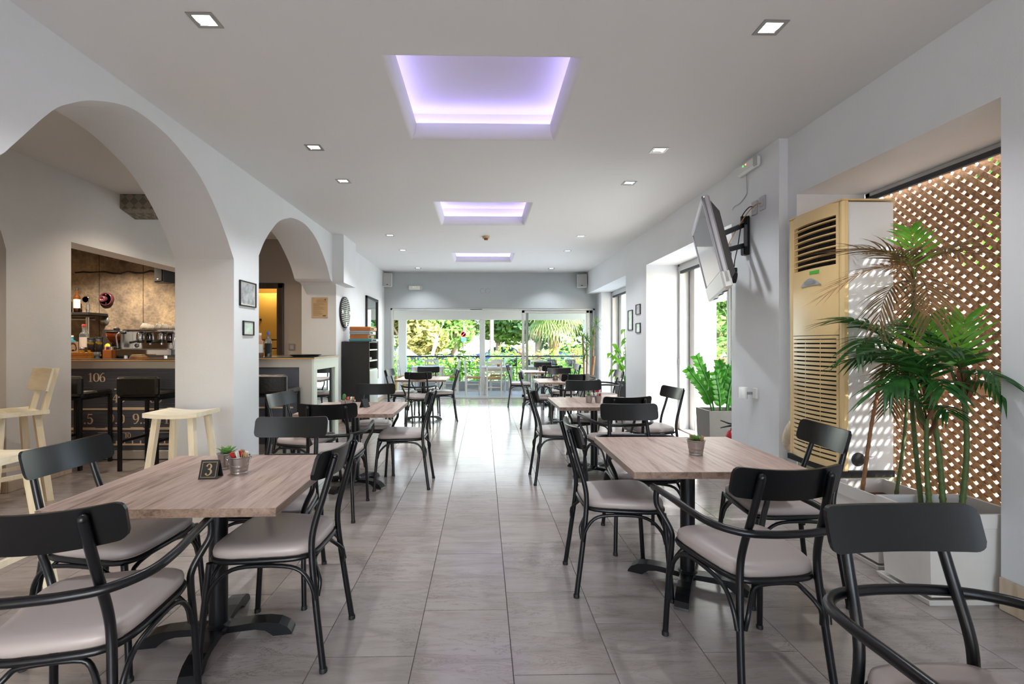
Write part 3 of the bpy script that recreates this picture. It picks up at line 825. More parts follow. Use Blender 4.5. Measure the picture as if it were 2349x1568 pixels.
def potted(label, loc, kind, r1=.038, r0=.030, h=.072, rot=0, handle=False, cat='plant pot', name='zinc_bucket'):
    t = thing(name, label, cat, loc, rot, 'zinc buckets on the tables')
    bucket_mesh(r0, r1, h).obj('bucket', 'zinc', t)
    MB().lathe([(0, h * .82), (r1 * .93, h * .82)], 20).obj('soil', 'soil', t) if kind != 'sachets' else None
    if handle:
        for s in (-1, 1): MB().lathe([(.006, 0), (.006, .005), (0, .006)], 10, T(0, s * r1, h * .84) @ rx(-s * PI / 2)).obj('rivet', 'chrome', t)
        MB().tube(smooth([(0, -r1 - .003, h * .84), (r1 * .7, -r1 * .85, h * .6), (r1 * 1.35, 0, h * .5), (r1 * .7, r1 * .85, h * .6), (0, r1 + .003, h * .84)], 5), .0013, 5).obj('wire_handle', 'steel', t)
    if kind == 'rosette': m = MB(); succulent(m, 14, .062, .030, h * .84); m.obj('succulent', 'succ', t)
    if kind == 'flat': m = MB(); succulent(m, 16, .046, .024, h * .9, .9, .15); m.obj('succulent', 'succ', t)
    if kind == 'spiky': m = MB(); succulent(m, 18, .055, .014, h * .84, .7, .5); m.obj('succulent', 'succ', t)
    if kind == 'cactus':
        m = MB(); pr = [(0, 0), (.014, .002), (.017, .02), (.017, .05), (.012, .066), (0, .072)]; m.lathe([(r, z + h * .8) for r, z in pr], 14); m.obj('cactus', 'cactus', t)
    if kind == 'twigs':
        m = MB(); succulent(m, 15, .046, .026, h * .9, .9, .2); m.obj('succulent', 'succ', t)
    if kind in ('sachets', 'twigs'):
        rg = random.Random(sum(map(ord, label)) % 999)
        for k in range(11 if kind == 'sachets' else 6):
            a = rg.uniform(0, 6.28) if kind == 'sachets' else rg.uniform(-.6, 2.2); rr = r1 * rg.uniform(.2, .75)
            X = T(rr * math.cos(a), rr * math.sin(a), h * .45) @ rz(rg.uniform(0, 3)) @ rx(rg.uniform(-.35, .35)) @ ry(rg.uniform(-.35, .35))
            s = MB(); s.box((-.009, -.0018, 0), (.009, .0018, .066), X, ch=.0015)
            s.obj('sachet', ('sugar', 'white', 'sugar', 'redp', 'sugar')[k % 5 if kind == 'sachets' else 0], t)
    return t
ZT = .7104
potted('zinc pot with a broad-leaved rosette succulent behind the number 3 sign', (-1.222, 2.245, ZT), 'rosette')
potted('zinc bucket of red and white sachets with wire handle beside the number 3 sign', (-1.115, 2.155, ZT), 'sachets', .046, .035, .078, R(-60), True)
potted('zinc bucket with a flat green succulent and paper twigs, alone on its table', (1.137, 2.47, ZT), 'twigs', .045, .034, .078, R(20))
potted('small zinc pot holding a round cactus beside the sachet bucket', (-1.31, 4.43, ZT), 'cactus', .034, .028, .058)
potted('zinc bucket of sugar sachets beside the cactus pot and folded sign', (-1.235, 4.36, ZT), 'sachets', .044, .034, .072, R(90), True)
potted('zinc pot with a spiky green succulent, left of a sachet pot', (1.062, 4.66, ZT), 'spiky', .036, .029, .074)
potted('zinc pot of sugar sachets with a red packet, next to the spiky succulent', (1.155, 4.66, ZT), 'sachets', .039, .030, .070)
potted('small zinc pot with a cactus on the table second from the terrace', (1.40, 7.55, ZT), 'cactus', .036, .029, .05)
potted('bucket of sachets behind the sign on the table second from the terrace', (1.28, 7.62, ZT), 'sachets', .042, .034, .066)
potted('small pot of pale sachets and leaves on the table near the bookcase', (-.92, 8.12, ZT), 'sachets', .040, .032, .055)
potted('small zinc pot with a green succulent on the table against the terrace glass', (1.36, 10.1, ZT), 'spiky', .036, .03, .06)
potted('pot of pale sachets on the table against the terrace glass', (1.24, 10.12, ZT), 'sachets', .036, .03, .055)

# digits drawn as strokes of changing width
def stroke(pts, ws, sub=6):
    P = smooth([(x, y, 0) for x, y in pts], sub); n = len(P); out = ([], [])
    for i in range(n):
        t = i / (n - 1) * (len(ws) - 1); k = min(int(t), len(ws) - 2); wv = ws[k] + (ws[k + 1] - ws[k]) * (t - k)
        d = (P[min(i + 1, n - 1)] - P[max(i - 1, 0)]).normalized(); nn = V(-d.y, d.x, 0) * wv / 2
        out[0].append(P[i] + nn); out[1].append(P[i] - nn)
    return out
DIG = {
 '0': [([(.30, .98), (.08, .80), (.05, .5), (.08, .2), (.30, .02)], [.05, .14, .17, .14, .05]), ([(.30, .98), (.52, .80), (.55, .5), (.52, .2), (.30, .02)], [.05, .14, .17, .14, .05])],
 '1': [([(.33, 0), (.33, 1)], [.17, .17]), ([(.12, .02), (.54, .02)], [.05, .05]), ([(.08, .84), (.2, .86), (.32, .97)], [.05, .07, .06])],
 '3': [([(.08, .78), (.18, .95), (.36, .97), (.48, .80), (.42, .60), (.22, .53)], [.17, .08, .08, .16, .12, .05]), ([(.22, .53), (.46, .48), (.54, .26), (.40, .05), (.20, .03), (.07, .18)], [.05, .12, .18, .08, .08, .18])],
 '4': [([(.42, 0), (.42, 1)], [.16, .16]), ([(.02, .32), (.60, .32)], [.07, .07]), ([(.40, .97), (.04, .34)], [.06, .06]), ([(.26, .02), (.58, .02)], [.05, .05])],
 '5': [([(.12, .95), (.54, .95)], [.12, .10]), ([(.13, .97), (.09, .55)], [.06, .06]), ([(.09, .55), (.34, .62), (.53, .40), (.46, .12), (.25, .02), (.07, .14)], [.05, .09, .18, .12, .07, .14])],
 '6': [([(.52, .93), (.34, .96), (.12, .68), (.07, .36), (.16, .08), (.32, .02)], [.07, .07, .13, .17, .12, .05]), ([(.32, .02), (.50, .10), (.55, .30), (.48, .52), (.32, .58), (.14, .44)], [.05, .12, .17, .12, .06, .05])],
 '8': [([(.30, .97), (.12, .88), (.12, .66), (.46, .46), (.52, .22), (.30, .03)], [.05, .12, .14, .14, .16, .05]), ([(.30, .97), (.48, .88), (.48, .68), (.14, .46), (.08, .22), (.30, .03)], [.05, .12, .13, .08, .14, .05])],
 '9': [([(.08, .07), (.26, .04), (.48, .32), (.53, .64), (.44, .92), (.28, .98)], [.07, .07, .13, .17, .12, .05]), ([(.28, .98), (.10, .90), (.05, .70), (.12, .48), (.28, .42), (.46, .56)], [.05, .12, .17, .12, .06, .05])],
 '.': [([(.14, .0), (.14, .15)], [.15, .15])]}
def digits(txt, hgt, fmap, lift=.0008, pitch=.66):
    """returns a list of MB, one for each character; fmap(u, v, h) places the flat print"""
    out = []; u = 0
    for ch in txt:
        m = MB()
        for pts, ws in DIG[ch]:
            a, b = stroke(pts, ws); n = len(a)
            vs = [fmap((u + p.x) * hgt, p.y * hgt, lift) for p in a] + [fmap((u + p.x) * hgt, p.y * hgt, lift) for p in b]
            m.add(vs, [(i, i + 1, n + i + 1, n + i) for i in range(n - 1)])
        out.append(m); u += .34 if ch == '.' else pitch
    return out
def number_sign(label, loc, rot, txt=None):
    t = thing('table_number_sign', label, 'sign', loc, rot, 'folded number signs')
    w_, h_, d_ = .078, .078, .030; th = .004
    def face(u, v, h): # front plate leans back
        k = v / h_; return (u - w_ / 2, -d_ + d_ * k - h * .93, v + h * .36)
    m = MB()
    for s in (-1, 1):
        m.add([(-w_ / 2, s * d_, 0), (w_ / 2, s * d_, 0), (w_ / 2, 0, h_), (-w_ / 2, 0, h_), (-w_ / 2, s * (d_ - th), 0), (w_ / 2, s * (d_ - th), 0), (w_ / 2, 0, h_ - th * 2), (-w_ / 2, 0, h_ - th * 2)],
              [(0, 1, 2, 3), (7, 6, 5, 4), (0, 4, 5, 1), (1, 5, 6, 2), (3, 7, 4, 0)])
    m.obj('plate', 'board', t)
    if txt:
        b = MB(); o, i = .008, .0098
        for (a0, b0, a1, b1) in ((o, o, w_ - o, i), (o, h_ - i, w_ - o, h_ - o), (o, o, i, h_ - o), (w_ - i, o, w_ - o, h_ - o)):
            b.add([face(a0, b0, .0006), face(a1, b0, .0006), face(a1, b1, .0006), face(a0, b1, .0006)], [(0, 1, 2, 3)])
        b.obj('border', 'gold', t)
        for mm in digits(txt, .046, lambda u, v, h: face(u + .024, v + .016, h)): mm.obj('number', 'gold', t)
    return t
number_sign('black folded sign with a gold number 3 beside two zinc buckets', (-1.20, 2.08, ZT), R(4), '3')
number_sign('black folded number sign seen edge-on beside the sachet bucket', (-1.10, 4.36, ZT), R(62), None)
number_sign('small black folded sign with a gold 8', (1.17, 7.52, ZT), R(4), '8')

# ================================================================== RIGHT WALL
# floor-standing air conditioner
t = thing('air_conditioner', 'tall beige and white floor-standing air conditioner with louvred front', 'air conditioner', (2.38, 3.03, .43), 0)
AH = 1.82
def acx(y): # bowed front, y from 0 to .53
    k = (y - .265) / .265; return -.035 * (1 - k * k)
MB().box((.03, .008, .03), (.34, .522, AH - .01), ch=.004).obj('side_panel', 'acside', t)
m = MB(); NB = 14
def front_strip(m, z0, z1, y0=.035, y1=.495, dx=0, n=NB, th=.03):
    ys = [y0 + (y1 - y0) * i / n for i in range(n + 1)]
    vs = [(acx(y) + dx, y, z) for y in ys for z in (z0, z1)] + [(acx(y) + dx + th, y, z) for y in ys for z in (z0, z1)]; o = 2 * (n + 1)
    fs = []
    for i in range(n):
        a = 2 * i; fs += [(a, a + 1, a + 3, a + 2), (o + a, o + a + 2, o + a + 3, o + a + 1), (a + 1, o + a + 1, o + a + 3, a + 3), (a, a + 2, o + a + 2, o + a)]
    fs += [(0, o, o + 1, 1), (2 * n, 2 * n + 1, o + 2 * n + 1, o + 2 * n)]
    return m.add(vs, fs, False)
front_strip(m, .93, 1.405); front_strip(m, 1.735, AH); front_strip(m, 1.405, 1.735, .035, .055, n=2); front_strip(m, 1.405, 1.735, .475, .495, n=2)
m.obj('upper_front', 'ac', t)
m = MB(); front_strip(m, 0.03, .075)
front_strip(m, .905, .925); front_strip(m, .075, .905, .035, .052, n=2); front_strip(m, .075, .905, .478, .495, n=2); m.obj('lower_front', 'ac', t)
MB().box((.012, .03, .06), (.03, .5, .92)).obj('grille_back', 'dark', t); MB().box((.018, .05, 1.40), (.028, .48, 1.74)).obj('outlet_back', 'dark', t)
for z in (1.44, 1.485, 1.53, 1.575, 1.62, 1.665, 1.71):
    m = MB(); front_strip(m, z - .0042, z + .0042, .05, .48, .004); m.obj('louvre', 'ac', t)
for y in (.15, .265, .38): MB().cyl((.012, y, 1.41), (.012, y, 1.735), .004, 6).obj('vane', 'dark', t)
nz = 26
for k in range(nz):
    z = .085 + (k + .5) * (.82 / nz); m = MB(); front_strip(m, z - .0125, z + .0085, .046, .484, 0, 10, .012); m.obj('slat', 'ac', t)
for y in (.19, .34): MB().cyl((acx(y) + .012, y, .08), (acx(y) + .012, y, .90), .003, 6).obj('rib', 'ac', t)
for y0, y1 in ((-.004, .036), (.494, .534)):
    m = MB(); m.box((-.012, y0, .02), (.035, y1, AH + .004), ch=.012); m.obj('corner_post', 'ac', t)
MB().box((-.02, -.004, AH - .004), (.345, .534, AH + .008), ch=.004).obj('top_cap', 'ac', t)
MB().box((-.03, .0, -.012), (.345, .53, .03), ch=.004).obj('base', 'dark', t)
m = MB(); pr = [(-.10 + .2 * i / 12, .052 * math.sin(PI * i / 12)) for i in range(13)]
m.prism(pr, lambda u, v, h: (acx(.265 + u) - .002 - h, .265 + u, 1.305 + v - .02), 0, .008); disp = m.obj('display', 'silver', t)
MB().box((acx(.265) - .0125, .215, 1.297), (acx(.265) - .009, .315, 1.318)).obj('lcd_window', 'lcd', disp)
MB().box((acx(.22) - .004, .185, 1.365), (acx(.22) + .004, .275, 1.388)).obj('sticker', 'green_tag', t)
for y, z, r, mt in ((.12, .105, .046, 'dark'), (.205, .165, .042, 'acside')):
    MB().lathe([(r, 0), (r + .003, .002), (r - .004, .003), (0, .003)] if mt == 'acside' else [(r, 0), (0, .001)], 28, T(y - .02, .0075, z) @ rx(PI / 2)).obj('port', mt, t)
pl = MB(); pl.box((2.42, 3.05, 0), (2.74, 3.55, .417), ch=.006)
tag(pl.obj('plinth', 'plinth'), 'pale green plinth that the air conditioner stands on', 'plinth')
h = MB(); hp = smooth([(2.47, 3.63, .66), (2.46, 3.67, .60), (2.48, 3.72, .50), (2.50, 3.66, .44)], 30)
h.tube(hp, [.05 + .004 * (i % 4 < 2) for i in range(len(hp))], 14)
tag(h.obj('ribbed_hose', 'hose'), 'cream ribbed hose end between the wall edge and the air conditioner', 'hose')

# lattice screen: two layers of crossing slats
t = thing('lattice_screen', 'brown timber lattice screen filling the niche behind the palms', 'lattice', (3.22, 2.24, .03))
WY, WZ, PT, SW = 1.49, 2.46, .080, .0345
def clip(c, sgn): # line z = sgn*y + c inside the rectangle
    p = []
    for y in (0, WY):
        z = sgn * y + c
        if 0 <= z <= WZ: p.append((y, z))
    for z in (0, WZ):
        y = (z - c) / sgn
        if 0 < y < WY: p.append((y, z))
    p = sorted(set((round(a, 4), round(b, 4)) for a, b in p))
    return (p[0], p[-1]) if len(p) >= 2 else None
for sgn, x0 in ((1, 0), (-1, .009)):
    c = -WY + .03 if sgn > 0 else .03
    while c < (WZ if sgn > 0 else WZ + WY):
        e = clip(c, sgn); c += PT
        if not e: continue
        (ya, za), (yb, zb) = e; L = math.hypot(yb - ya, zb - za)
        if L < .06: continue
        X = T(x0, (ya + yb) / 2, (za + zb) / 2) @ rx(math.atan2(zb - za, yb - ya))
        MB().cbox((0, 0, 0), (.008, L, SW), X).obj('slat', 'lattice', t)
MB().box((-.022, -.0, .94), (-.002, WY, .995), ch=.002).obj('rail', 'rail', t)
MB().box((-.02, -.0, -.03), (.03, WY, .0), ch=.002).obj('bottom_rail', 'lattice', t)
MB().box((-.02, -.0, WZ), (.03, WY, WZ + .02), ch=.002).obj('top_rail', 'lattice', t)

# planters and palms
def planter(name, label, x0, x1, y0, y1, h, cat='planter'):
    t = thing(name, label, cat, ((x0 + x1) / 2, (y0 + y1) / 2, 0)); a, b = (x1 - x0) / 2, (y1 - y0) / 2
    def ring(k, z): return [(-a * k, -b * k, z), (a * k, -b * k, z), (a * k, b * k, z), (-a * k, b * k, z)]
    rs = [ring(.86, .035), ring(.90, h * .45), ring(.945, h - .075), ring(.985, h - .072), ring(1, h - .004), ring(1, h), ring(.93, h), ring(.92, h - .05), ring(.90, h - .09)]
    vs = sum(rs, []); fs = [(4 * i + k, 4 * i + (k + 1) % 4, 4 * i + 4 + (k + 1) % 4, 4 * i + 4 + k) for i in range(len(rs) - 1) for k in range(4)] + [(3, 2, 1, 0)]
    m = MB(); m.add(vs, fs); m.obj('pot', 'potw', t)
    m = MB(); m.add(ring(.905, h - .085), [(0, 1, 2, 3)]); m.obj('soil', 'soil', t)
    m = MB(); rs = [ring(.93, 0), ring(.99, .030), ring(.96, .030), ring(.90, .008)]
    m.add(sum(rs, []), [(4 * i + k, 4 * i + (k + 1) % 4, 4 * i + 4 + (k + 1) % 4, 4 * i + 4 + k) for i in range(3) for k in range(4)] + [(3, 2, 1, 0), (12, 13, 14, 15)]); m.obj('saucer', 'potw', t)
    return t
planter('square_planter', 'white square planter beside the air conditioner plinth', 2.255, 2.60, 2.62, 2.985, .425)
planter('long_planter', 'white planter nearest the wall edge, in front of the square planter', 2.20, 2.70, 2.262, 2.575, .455)

def frond_mesh(seed, L=.55, n=14, droop=.5, leafl=.22, leafw=.030, curl=.35):
    rg = random.Random(seed); m = MB(); pts = []
    for i in range(11):
        t = i / 10; pts.append(V(L * t * (1 - .12 * t), 0, .55 * L * t - droop * L * t * t * 1.25))
    m.tube(pts, [.004 * (1 - .75 * i / 10) + .0008 for i in range(11)], 5)
    for k in range(n):
        t = .26 + .74 * k / (n - 1); i = min(9, int(t * 10)); p = pts[i].lerp(pts[i + 1], t * 10 - i); d = (pts[i + 1] - pts[i]).normalized()
        up = V(-d.z, 0, d.x)
        for s in (-1, 1):
            dd = d * (.50 + .55 * t) + V(0, s, 0) * (1.0 - .45 * t) + up * rg.uniform(.0, .25)
            m.leaf(p, dd, up, leafl * (1.1 - .55 * abs(t - .5)) * rg.uniform(.82, 1.1), leafw * rg.uniform(.85, 1.1), curl * rg.uniform(.7, 1.5), 5, .30)
    return m
FR = {}
def palm(label, base, top, bend, fronds, stemmat='stem', r=.013, sheath=True, seed=0):
    """fronds: (azimuth deg, tilt deg, scale, kind)"""
    t = thing('potted_palm', label, 'palm', base); b = V(*base); tp = V(*top) - b
    mid = tp * .5 + V(*bend); pts = smooth([(0, 0, -.06), mid, tp], 30)
    MB().tube(pts, [r * (1.0 + (.22 if i % 4 == 0 else 0)) * (1 - .25 * i / len(pts)) for i in range(len(pts))], 9).obj('stem', stemmat, t)
    if sheath:
        for k in range(4):
            m = MB(); a = k * 1.7 + seed
            m.leaf(tp - V(0, 0, .10 - .03 * k), (math.cos(a) * .35, math.sin(a) * .35, 1), (math.cos(a), math.sin(a), 0), .17, .045, -.05, 4, .6); m.obj('sheath', ('sheath', 'sheath', 'stem', 'sheath')[k], t)
    for i, (az, el, sc, kind) in enumerate(fronds):
        key = (kind, (i + seed) % 3)
        X = T(*tp) @ rz(R(az)) @ ry(R(-el)) @ Matrix.Scale(sc, 4)
        if key not in FR:
            par = dict(g=('palm', .55, .42), y=('palmy', .32, .36), d=('palmdry', .80, .30), t=('palmtan', .95, .20))[kind]
            FR[key] = frond_mesh(key[1] * 7 + ord(kind), .50, 8 if kind == 'y' else 10 if kind == 'g' else 15, par[1], .25, .031 if kind in 'gy' else .015, par[2]).obj('frond', par[0], t); FR[key].matrix_basis = X
        else: inst(FR[key], 'frond', t, X)
    return t
palm('palm with a leaning brown ringed stem and withered top fronds', (2.33, 2.84, .35), (2.56, 2.90, 1.26), (-.01, 0, .03),
     [(176, 40, .82, 'g'), (205, 12, .78, 'g'), (140, 55, .6, 'g'), (250, 22, .7, 'g'), (236, -58, .72, 'd'), (20, 50, .7, 'g')], 'stemb', .011, False, 1)
palm('palm with a thin yellow-green leaning stem in the square planter', (2.47, 2.76, .35), (2.64, 2.85, 1.08), (.02, 0, 0),
     [(182, 30, .8, 'g'), (222, 14, .72, 'g'), (150, 60, .55, 'y'), (80, 45, .6, 'g')], 'stem', .010, True, 2)
palm('tall palm in the long planter whose upper fronds have turned brown', (2.40, 2.50, .38), (2.50, 2.66, 1.66), (-.02, .02, 0),
     [(174, 30, .82, 't'), (165, 52, .9, 'd'), (205, 50, .7, 'd'), (15, 52, .9, 'd'), (55, 40, .85, 'd'), (240, -10, .75, 'd'), (190, -18, .72, 'd'), (212, -80, .55, 't'), (95, 65, .75, 'd'), (330, 62, .6, 'd'), (60, 68, .7, 'y')], 'stem', .012, False, 3)
palm('palm with the fullest dark green crown in the middle of the long planter', (2.45, 2.43, .38), (2.44, 2.50, 1.02), (.01, 0, 0),
     [(178, 48, .85, 'g'), (200, 18, .85, 'g'), (235, 20, .72, 'g'), (50, 68, .9, 'y'), (150, 65, .75, 'g'), (100, 50, .75, 'g'), (215, 52, .7, 'g')], 'stem', .014, True, 4)
palm('palm at the wall edge end of the long planter, with a torn brown sheath', (2.52, 2.42, .38), (2.58, 2.46, 1.08), (.03, 0, 0),
     [(60, 58, .85, 'g'), (250, 22, .6, 'g'), (212, 40, .8, 'g'), (262, 2, .5, 'g'), (130, 68, .8, 'g'), (30, 76, .75, 'y'), (100, 30, .7, 'g')], 'stem', .014, True, 5)
palm('short palm shoot with a swollen pale green sheath in the long planter', (2.385, 2.44, .38), (2.37, 2.45, .90), (0, .01, 0),
     [(195, 45, .62, 'g'), (245, 25, .55, 'g'), (140, 60, .5, 'g')], 'stem', .013, True, 6)

# television on its swing arm
t = thing('television', 'silver flat television tilted down on a black wall arm', 'television', (1.96, 4.06, 2.085))
yaw = math.atan2(1.2, .46) # direction along its width, pointing away from the window wall
XT = rz(yaw) @ rx(0); tilt = R(13)
# local: u along width, v up, n out of the screen
un = V(math.cos(yaw), math.sin(yaw), 0); nn0 = V(-math.sin(yaw), math.cos(yaw), 0)
nn = (nn0 * math.cos(tilt) - V(0, 0, 1) * math.sin(tilt)).normalized(); vv = nn.cross(un).normalized()
if vv.z < 0: vv = -vv
XT = Matrix((( un.x, vv.x, nn.x, 0), (un.y, vv.y, nn.y, 0), (un.z, vv.z, nn.z, 0), (0, 0, 0, 1)))
HW, HH = .62, .345
m = MB(); m.box((-HW, -HH, -.045), (HW, HH, .0), XT, ch=.012); m.obj('casing', 'silver', t)
m = MB(); m.box((-HW + .04, -HH + .11, .0005), (HW - .04, HH - .045, .003), XT); m.obj('screen', 'screen', t)
m = MB()
m.box((-HW, HH - .045, -.002), (HW, HH, .010), XT, ch=.004); m.box((-HW, -HH + .10, -.002), (-HW + .04, HH, .010), XT, ch=.004); m.box((HW - .04, -HH + .10, -.002), (HW, HH, .010), XT, ch=.004); m.obj('bezel', 'silver', t)
m = MB(); m.box((-HW, -HH - .035, -.05), (HW, -HH + .105, .014), XT, ch=.014); m.obj('speaker_bar', 'whitep', t)
for u in (-.4, -.15, .25): MB().box((u, -HH - .038, -.04), (u + .12, -HH - .034, -.005), XT).obj('vent', 'dark', t)
m = MB(); m.add([XT @ V(*p) for p in [(-HW + .04, -HH + .02, -.045), (HW - .04, -HH + .02, -.045), (HW - .04, HH - .03, -.045), (-HW + .04, HH - .03, -.045), (-HW + .12, -HH + .08, -.105), (HW - .12, -HH + .08, -.105), (HW - .12, HH - .12, -.105), (-HW + .12, HH - .12, -.105)]], [(0, 1, 5, 4), (1, 2, 6, 5), (2, 3, 7, 6), (3, 0, 4, 7), (4, 5, 6, 7)]); m.obj('back_cover', 'tvback', t)
bk = t.location
m = MB(); m.box((-.11, -.20, -.135), (-.08, .20, -.105), XT); m.box((.08, -.20, -.135), (.11, .20, -.105), XT); m.box((-.11, -.02, -.14), (.11, .02, -.12), XT); m.obj('mount_bracket', 'black', t)
wp = V(2.435, 4.285, 2.30) - bk
m = MB(); m.cbox(wp + V(.012, 0, 0), (.022, .075, .36), ch=.006); m.cbox(wp + V(-.01, 0, .14), (.04, .07, .08), ch=.01); m.cbox(wp + V(-.01, 0, -.14), (.04, .07, .08), ch=.01); m.obj('wall_plate', 'black', t)
hub = XT @ V(0, 0, -.14)
for dz in (.10, -.09):
    m = MB(); a = wp + V(-.02, 0, dz); b_ = hub + V(0, 0, dz * .8 + .06); d = b_ - a
    X = T(*((a + b_) / 2)) @ d.to_track_quat('X', 'Z').to_matrix().to_4x4(); m.cbox((0, 0, 0), (d.length, .022, .045), X, ch=.004); m.obj('arm', 'black', t)
def cable(name, label, pts, r, mat, sub=6):
    return tag(MB().tube(smooth(pts, sub), r, 6).obj(name, mat), label, 'cable')
cable('aerial_cable', 'tan aerial cable from the wall outlet down to the television', [(2.455, 4.06, 2.54), (2.42, 4.12, 2.53), (2.37, 4.18, 2.45), (2.28, 4.22, 2.28), (2.18, 4.22, 2.08), (2.10, 4.18, 2.00)], .0045, 'cableo')
pc = thing('power_cable', 'black power cable with a tied bundle hanging behind the television', 'cable', (2.40, 4.18, 2.5))
pp = [V(*p) - pc.location for p in [(2.455, 4.175, 2.535), (2.42, 4.20, 2.54), (2.38, 4.24, 2.47), (2.37, 4.25, 2.36), (2.34, 4.24, 2.20), (2.30, 4.22, 2.06), (2.29, 4.21, 2.00)]]
MB().tube(smooth(pp, 6), .005, 6).obj('cord', 'rubber', pc)
q = MB()
for k in range(4):
    o = V(2.285 + .006 * k, 4.205, 1.93) - pc.location; q.tube(smooth([o + V(-.012 * (1 if k % 2 else -1), 0, .06), o + V(.012, 0, .0), o + V(0, .01, -.075), o + V(-.014, 0, -.0)], 6, True), .0045, 6, True)
q.obj('tied_bundle', 'rubber', pc)
MB().cbox(V(2.378, 4.24, 2.445) - pc.location, (.022, .022, .05), ch=.004).obj('ferrite', 'rubber', pc)
for nm, y, z, lab in (('power_socket', 4.18, 2.527, 'silver wall socket with the black plug above the television arm'), ('aerial_socket', 4.06, 2.537, 'silver wall outlet with the tan cable, nearest the pier edge')):
    s = thing(nm, lab, 'socket', (2.465, y, z))
    MB().box((-.012, -.042, -.062), (0, .042, .062), ch=.004).obj('plate', 'silver', s); MB().box((-.016, -.027, -.03), (-.011, .027, .03), ch=.002).obj('insert', 'greyp', s)
# emergency lamps
def emergency(label, loc, rot):
    t = thing('emergency_light', label, 'emergency light', loc, rot, 'emergency lights')
    m = MB(); m.box((-.16, -.055, -.052), (.16, 0, .052), ch=.018); m.obj('casing', 'whitep', t)
    MB().box((.11, -.058, -.045), (.155, -.02, .045), ch=.008).obj('end_cap', 'greyp', t)
    for x, mt in ((-.045, 'ledg'), (.0, 'ledo')): MB().lathe([(.008, 0), (.007, .004), (0, .006)], 10, T(x, -.054, .018) @ rx(PI / 2)).obj('indicator', mt, t)
    return t
emergency('white emergency light box high on the pier above the television', (2.465, 4.235, 2.925), -PI / 2)
emergency('white emergency light box on the grey wall above the terrace opening', (-1.615, 11.198, 2.635), 0)
cable('loose_cable', 'thin grey cable running down from the emergency light over the television', [(2.455, 4.30, 2.875), (2.458, 4.30, 2.76), (2.458, 4.31, 2.69), (2.458, 4.42, 2.645), (2.458, 4.52, 2.64), (2.455, 4.545, 2.615)], .0045, 'greyp', 3)
# wall lamp
t = thing('wall_sconce', 'small white cylinder wall lamp low on the pier by the plant', 'wall lamp', (2.465, 4.19, .85))
MB().lathe([(.036, -.052), (.036, .052), (.033, .052), (.033, .0), (0, .0)], 20, T(-.075, .05, 0)).obj('shade', 'whitep', t)
MB().box((-.02, -.055, -.045), (0, .0, .05), ch=.004).obj('back_plate', 'whitep', t); MB().box((-.06, .0, -.012), (-.005, .03, .012), ch=.003).obj('arm', 'steel', t)

# framed pictures
def picture(label, loc, rot, w_, h_, mat, fr='board', name='framed_photo', ft=.012):
    t = thing(name, label, 'picture', loc, rot, 'framed pictures')
    m = MB()
    for lo, hi in (((-w_ / 2, -.018, -h_ / 2), (-w_ / 2 + ft, 0, h_ / 2)), ((w_ / 2 - ft, -.018, -h_ / 2), (w_ / 2, 0, h_ / 2)), ((-w_ / 2, -.018, h_ / 2 - ft), (w_ / 2, 0, h_ / 2)), ((-w_ / 2, -.018, -h_ / 2), (w_ / 2, 0, -h_ / 2 + ft))): m.box(lo, hi, ch=.003)
    m.obj('frame', fr, t)
    if w_ > .14:
        MB().box((-w_ / 2 + ft, -.007, -h_ / 2 + ft), (w_ / 2 - ft, -.003, h_ / 2 - ft)).obj('mat_board', 'white', t)
        MB().box((-w_ / 2 + ft * 1.9, -.0085, -h_ / 2 + ft * 1.9), (w_ / 2 - ft * 1.9, -.006, h_ / 2 - ft * 1.9)).obj('print', mat, t)
    else: MB().box((-w_ / 2 + ft * .8, -.0085, -h_ / 2 + ft * .8), (w_ / 2 - ft * .8, -.006, h_ / 2 - ft * .8)).obj('print', mat, t)
    return t
picture('larger black-framed grey landscape photo on the pier between the arches', (XL, 4.715, 1.795), PI / 2, .32, .25, 'photo')
picture('smaller black-framed pale green photo on the pier between the arches', (XL, 4.725, 1.455), PI / 2, .212, .145, 'photog')
picture('tallest of the three small frames on the right pier', (XR, 7.817, 1.695), -PI / 2, .235, .34, 'photog')
picture('upper small frame with a dark edge on the right pier', (XR, 7.42, 1.85), -PI / 2, .21, .162, 'photo')
picture('lower small pale frame on the right pier', (XR, 7.42, 1.552), -PI / 2, .21, .16, 'photog')

# ================================================================== LEFT SIDE
t = thing('paper_notice', 'browned paper notice pinned flat on the reveal of the second arch', 'notice', (-2.62, 7.54, 1.878))
m = MB(); m.box((-.128, -.010, -.165), (.128, 0, .165), ch=.003); m.obj('sheet', 'kraft', t)
rg = random.Random(5)
m = MB()
for k in range(17):
    z = .125 - k * .0155
    x0 = -.10 if k > 3 else -.05; x1 = x0 + rg.uniform(.09, .19)
    m.box((x0, -.0112, z), (min(x1, .11), -.0098, z + .0035))
m.box((.05, -.0112, -.14), (.10, -.0098, -.12)); m.obj('printed_lines', 'ink', t, kind='stuff')
MB().lathe([(.012, 0), (.010, .003), (0, .004)], 12, T(.09, -.010, .13) @ rx(PI / 2)).obj('seal', 'sheath', t)

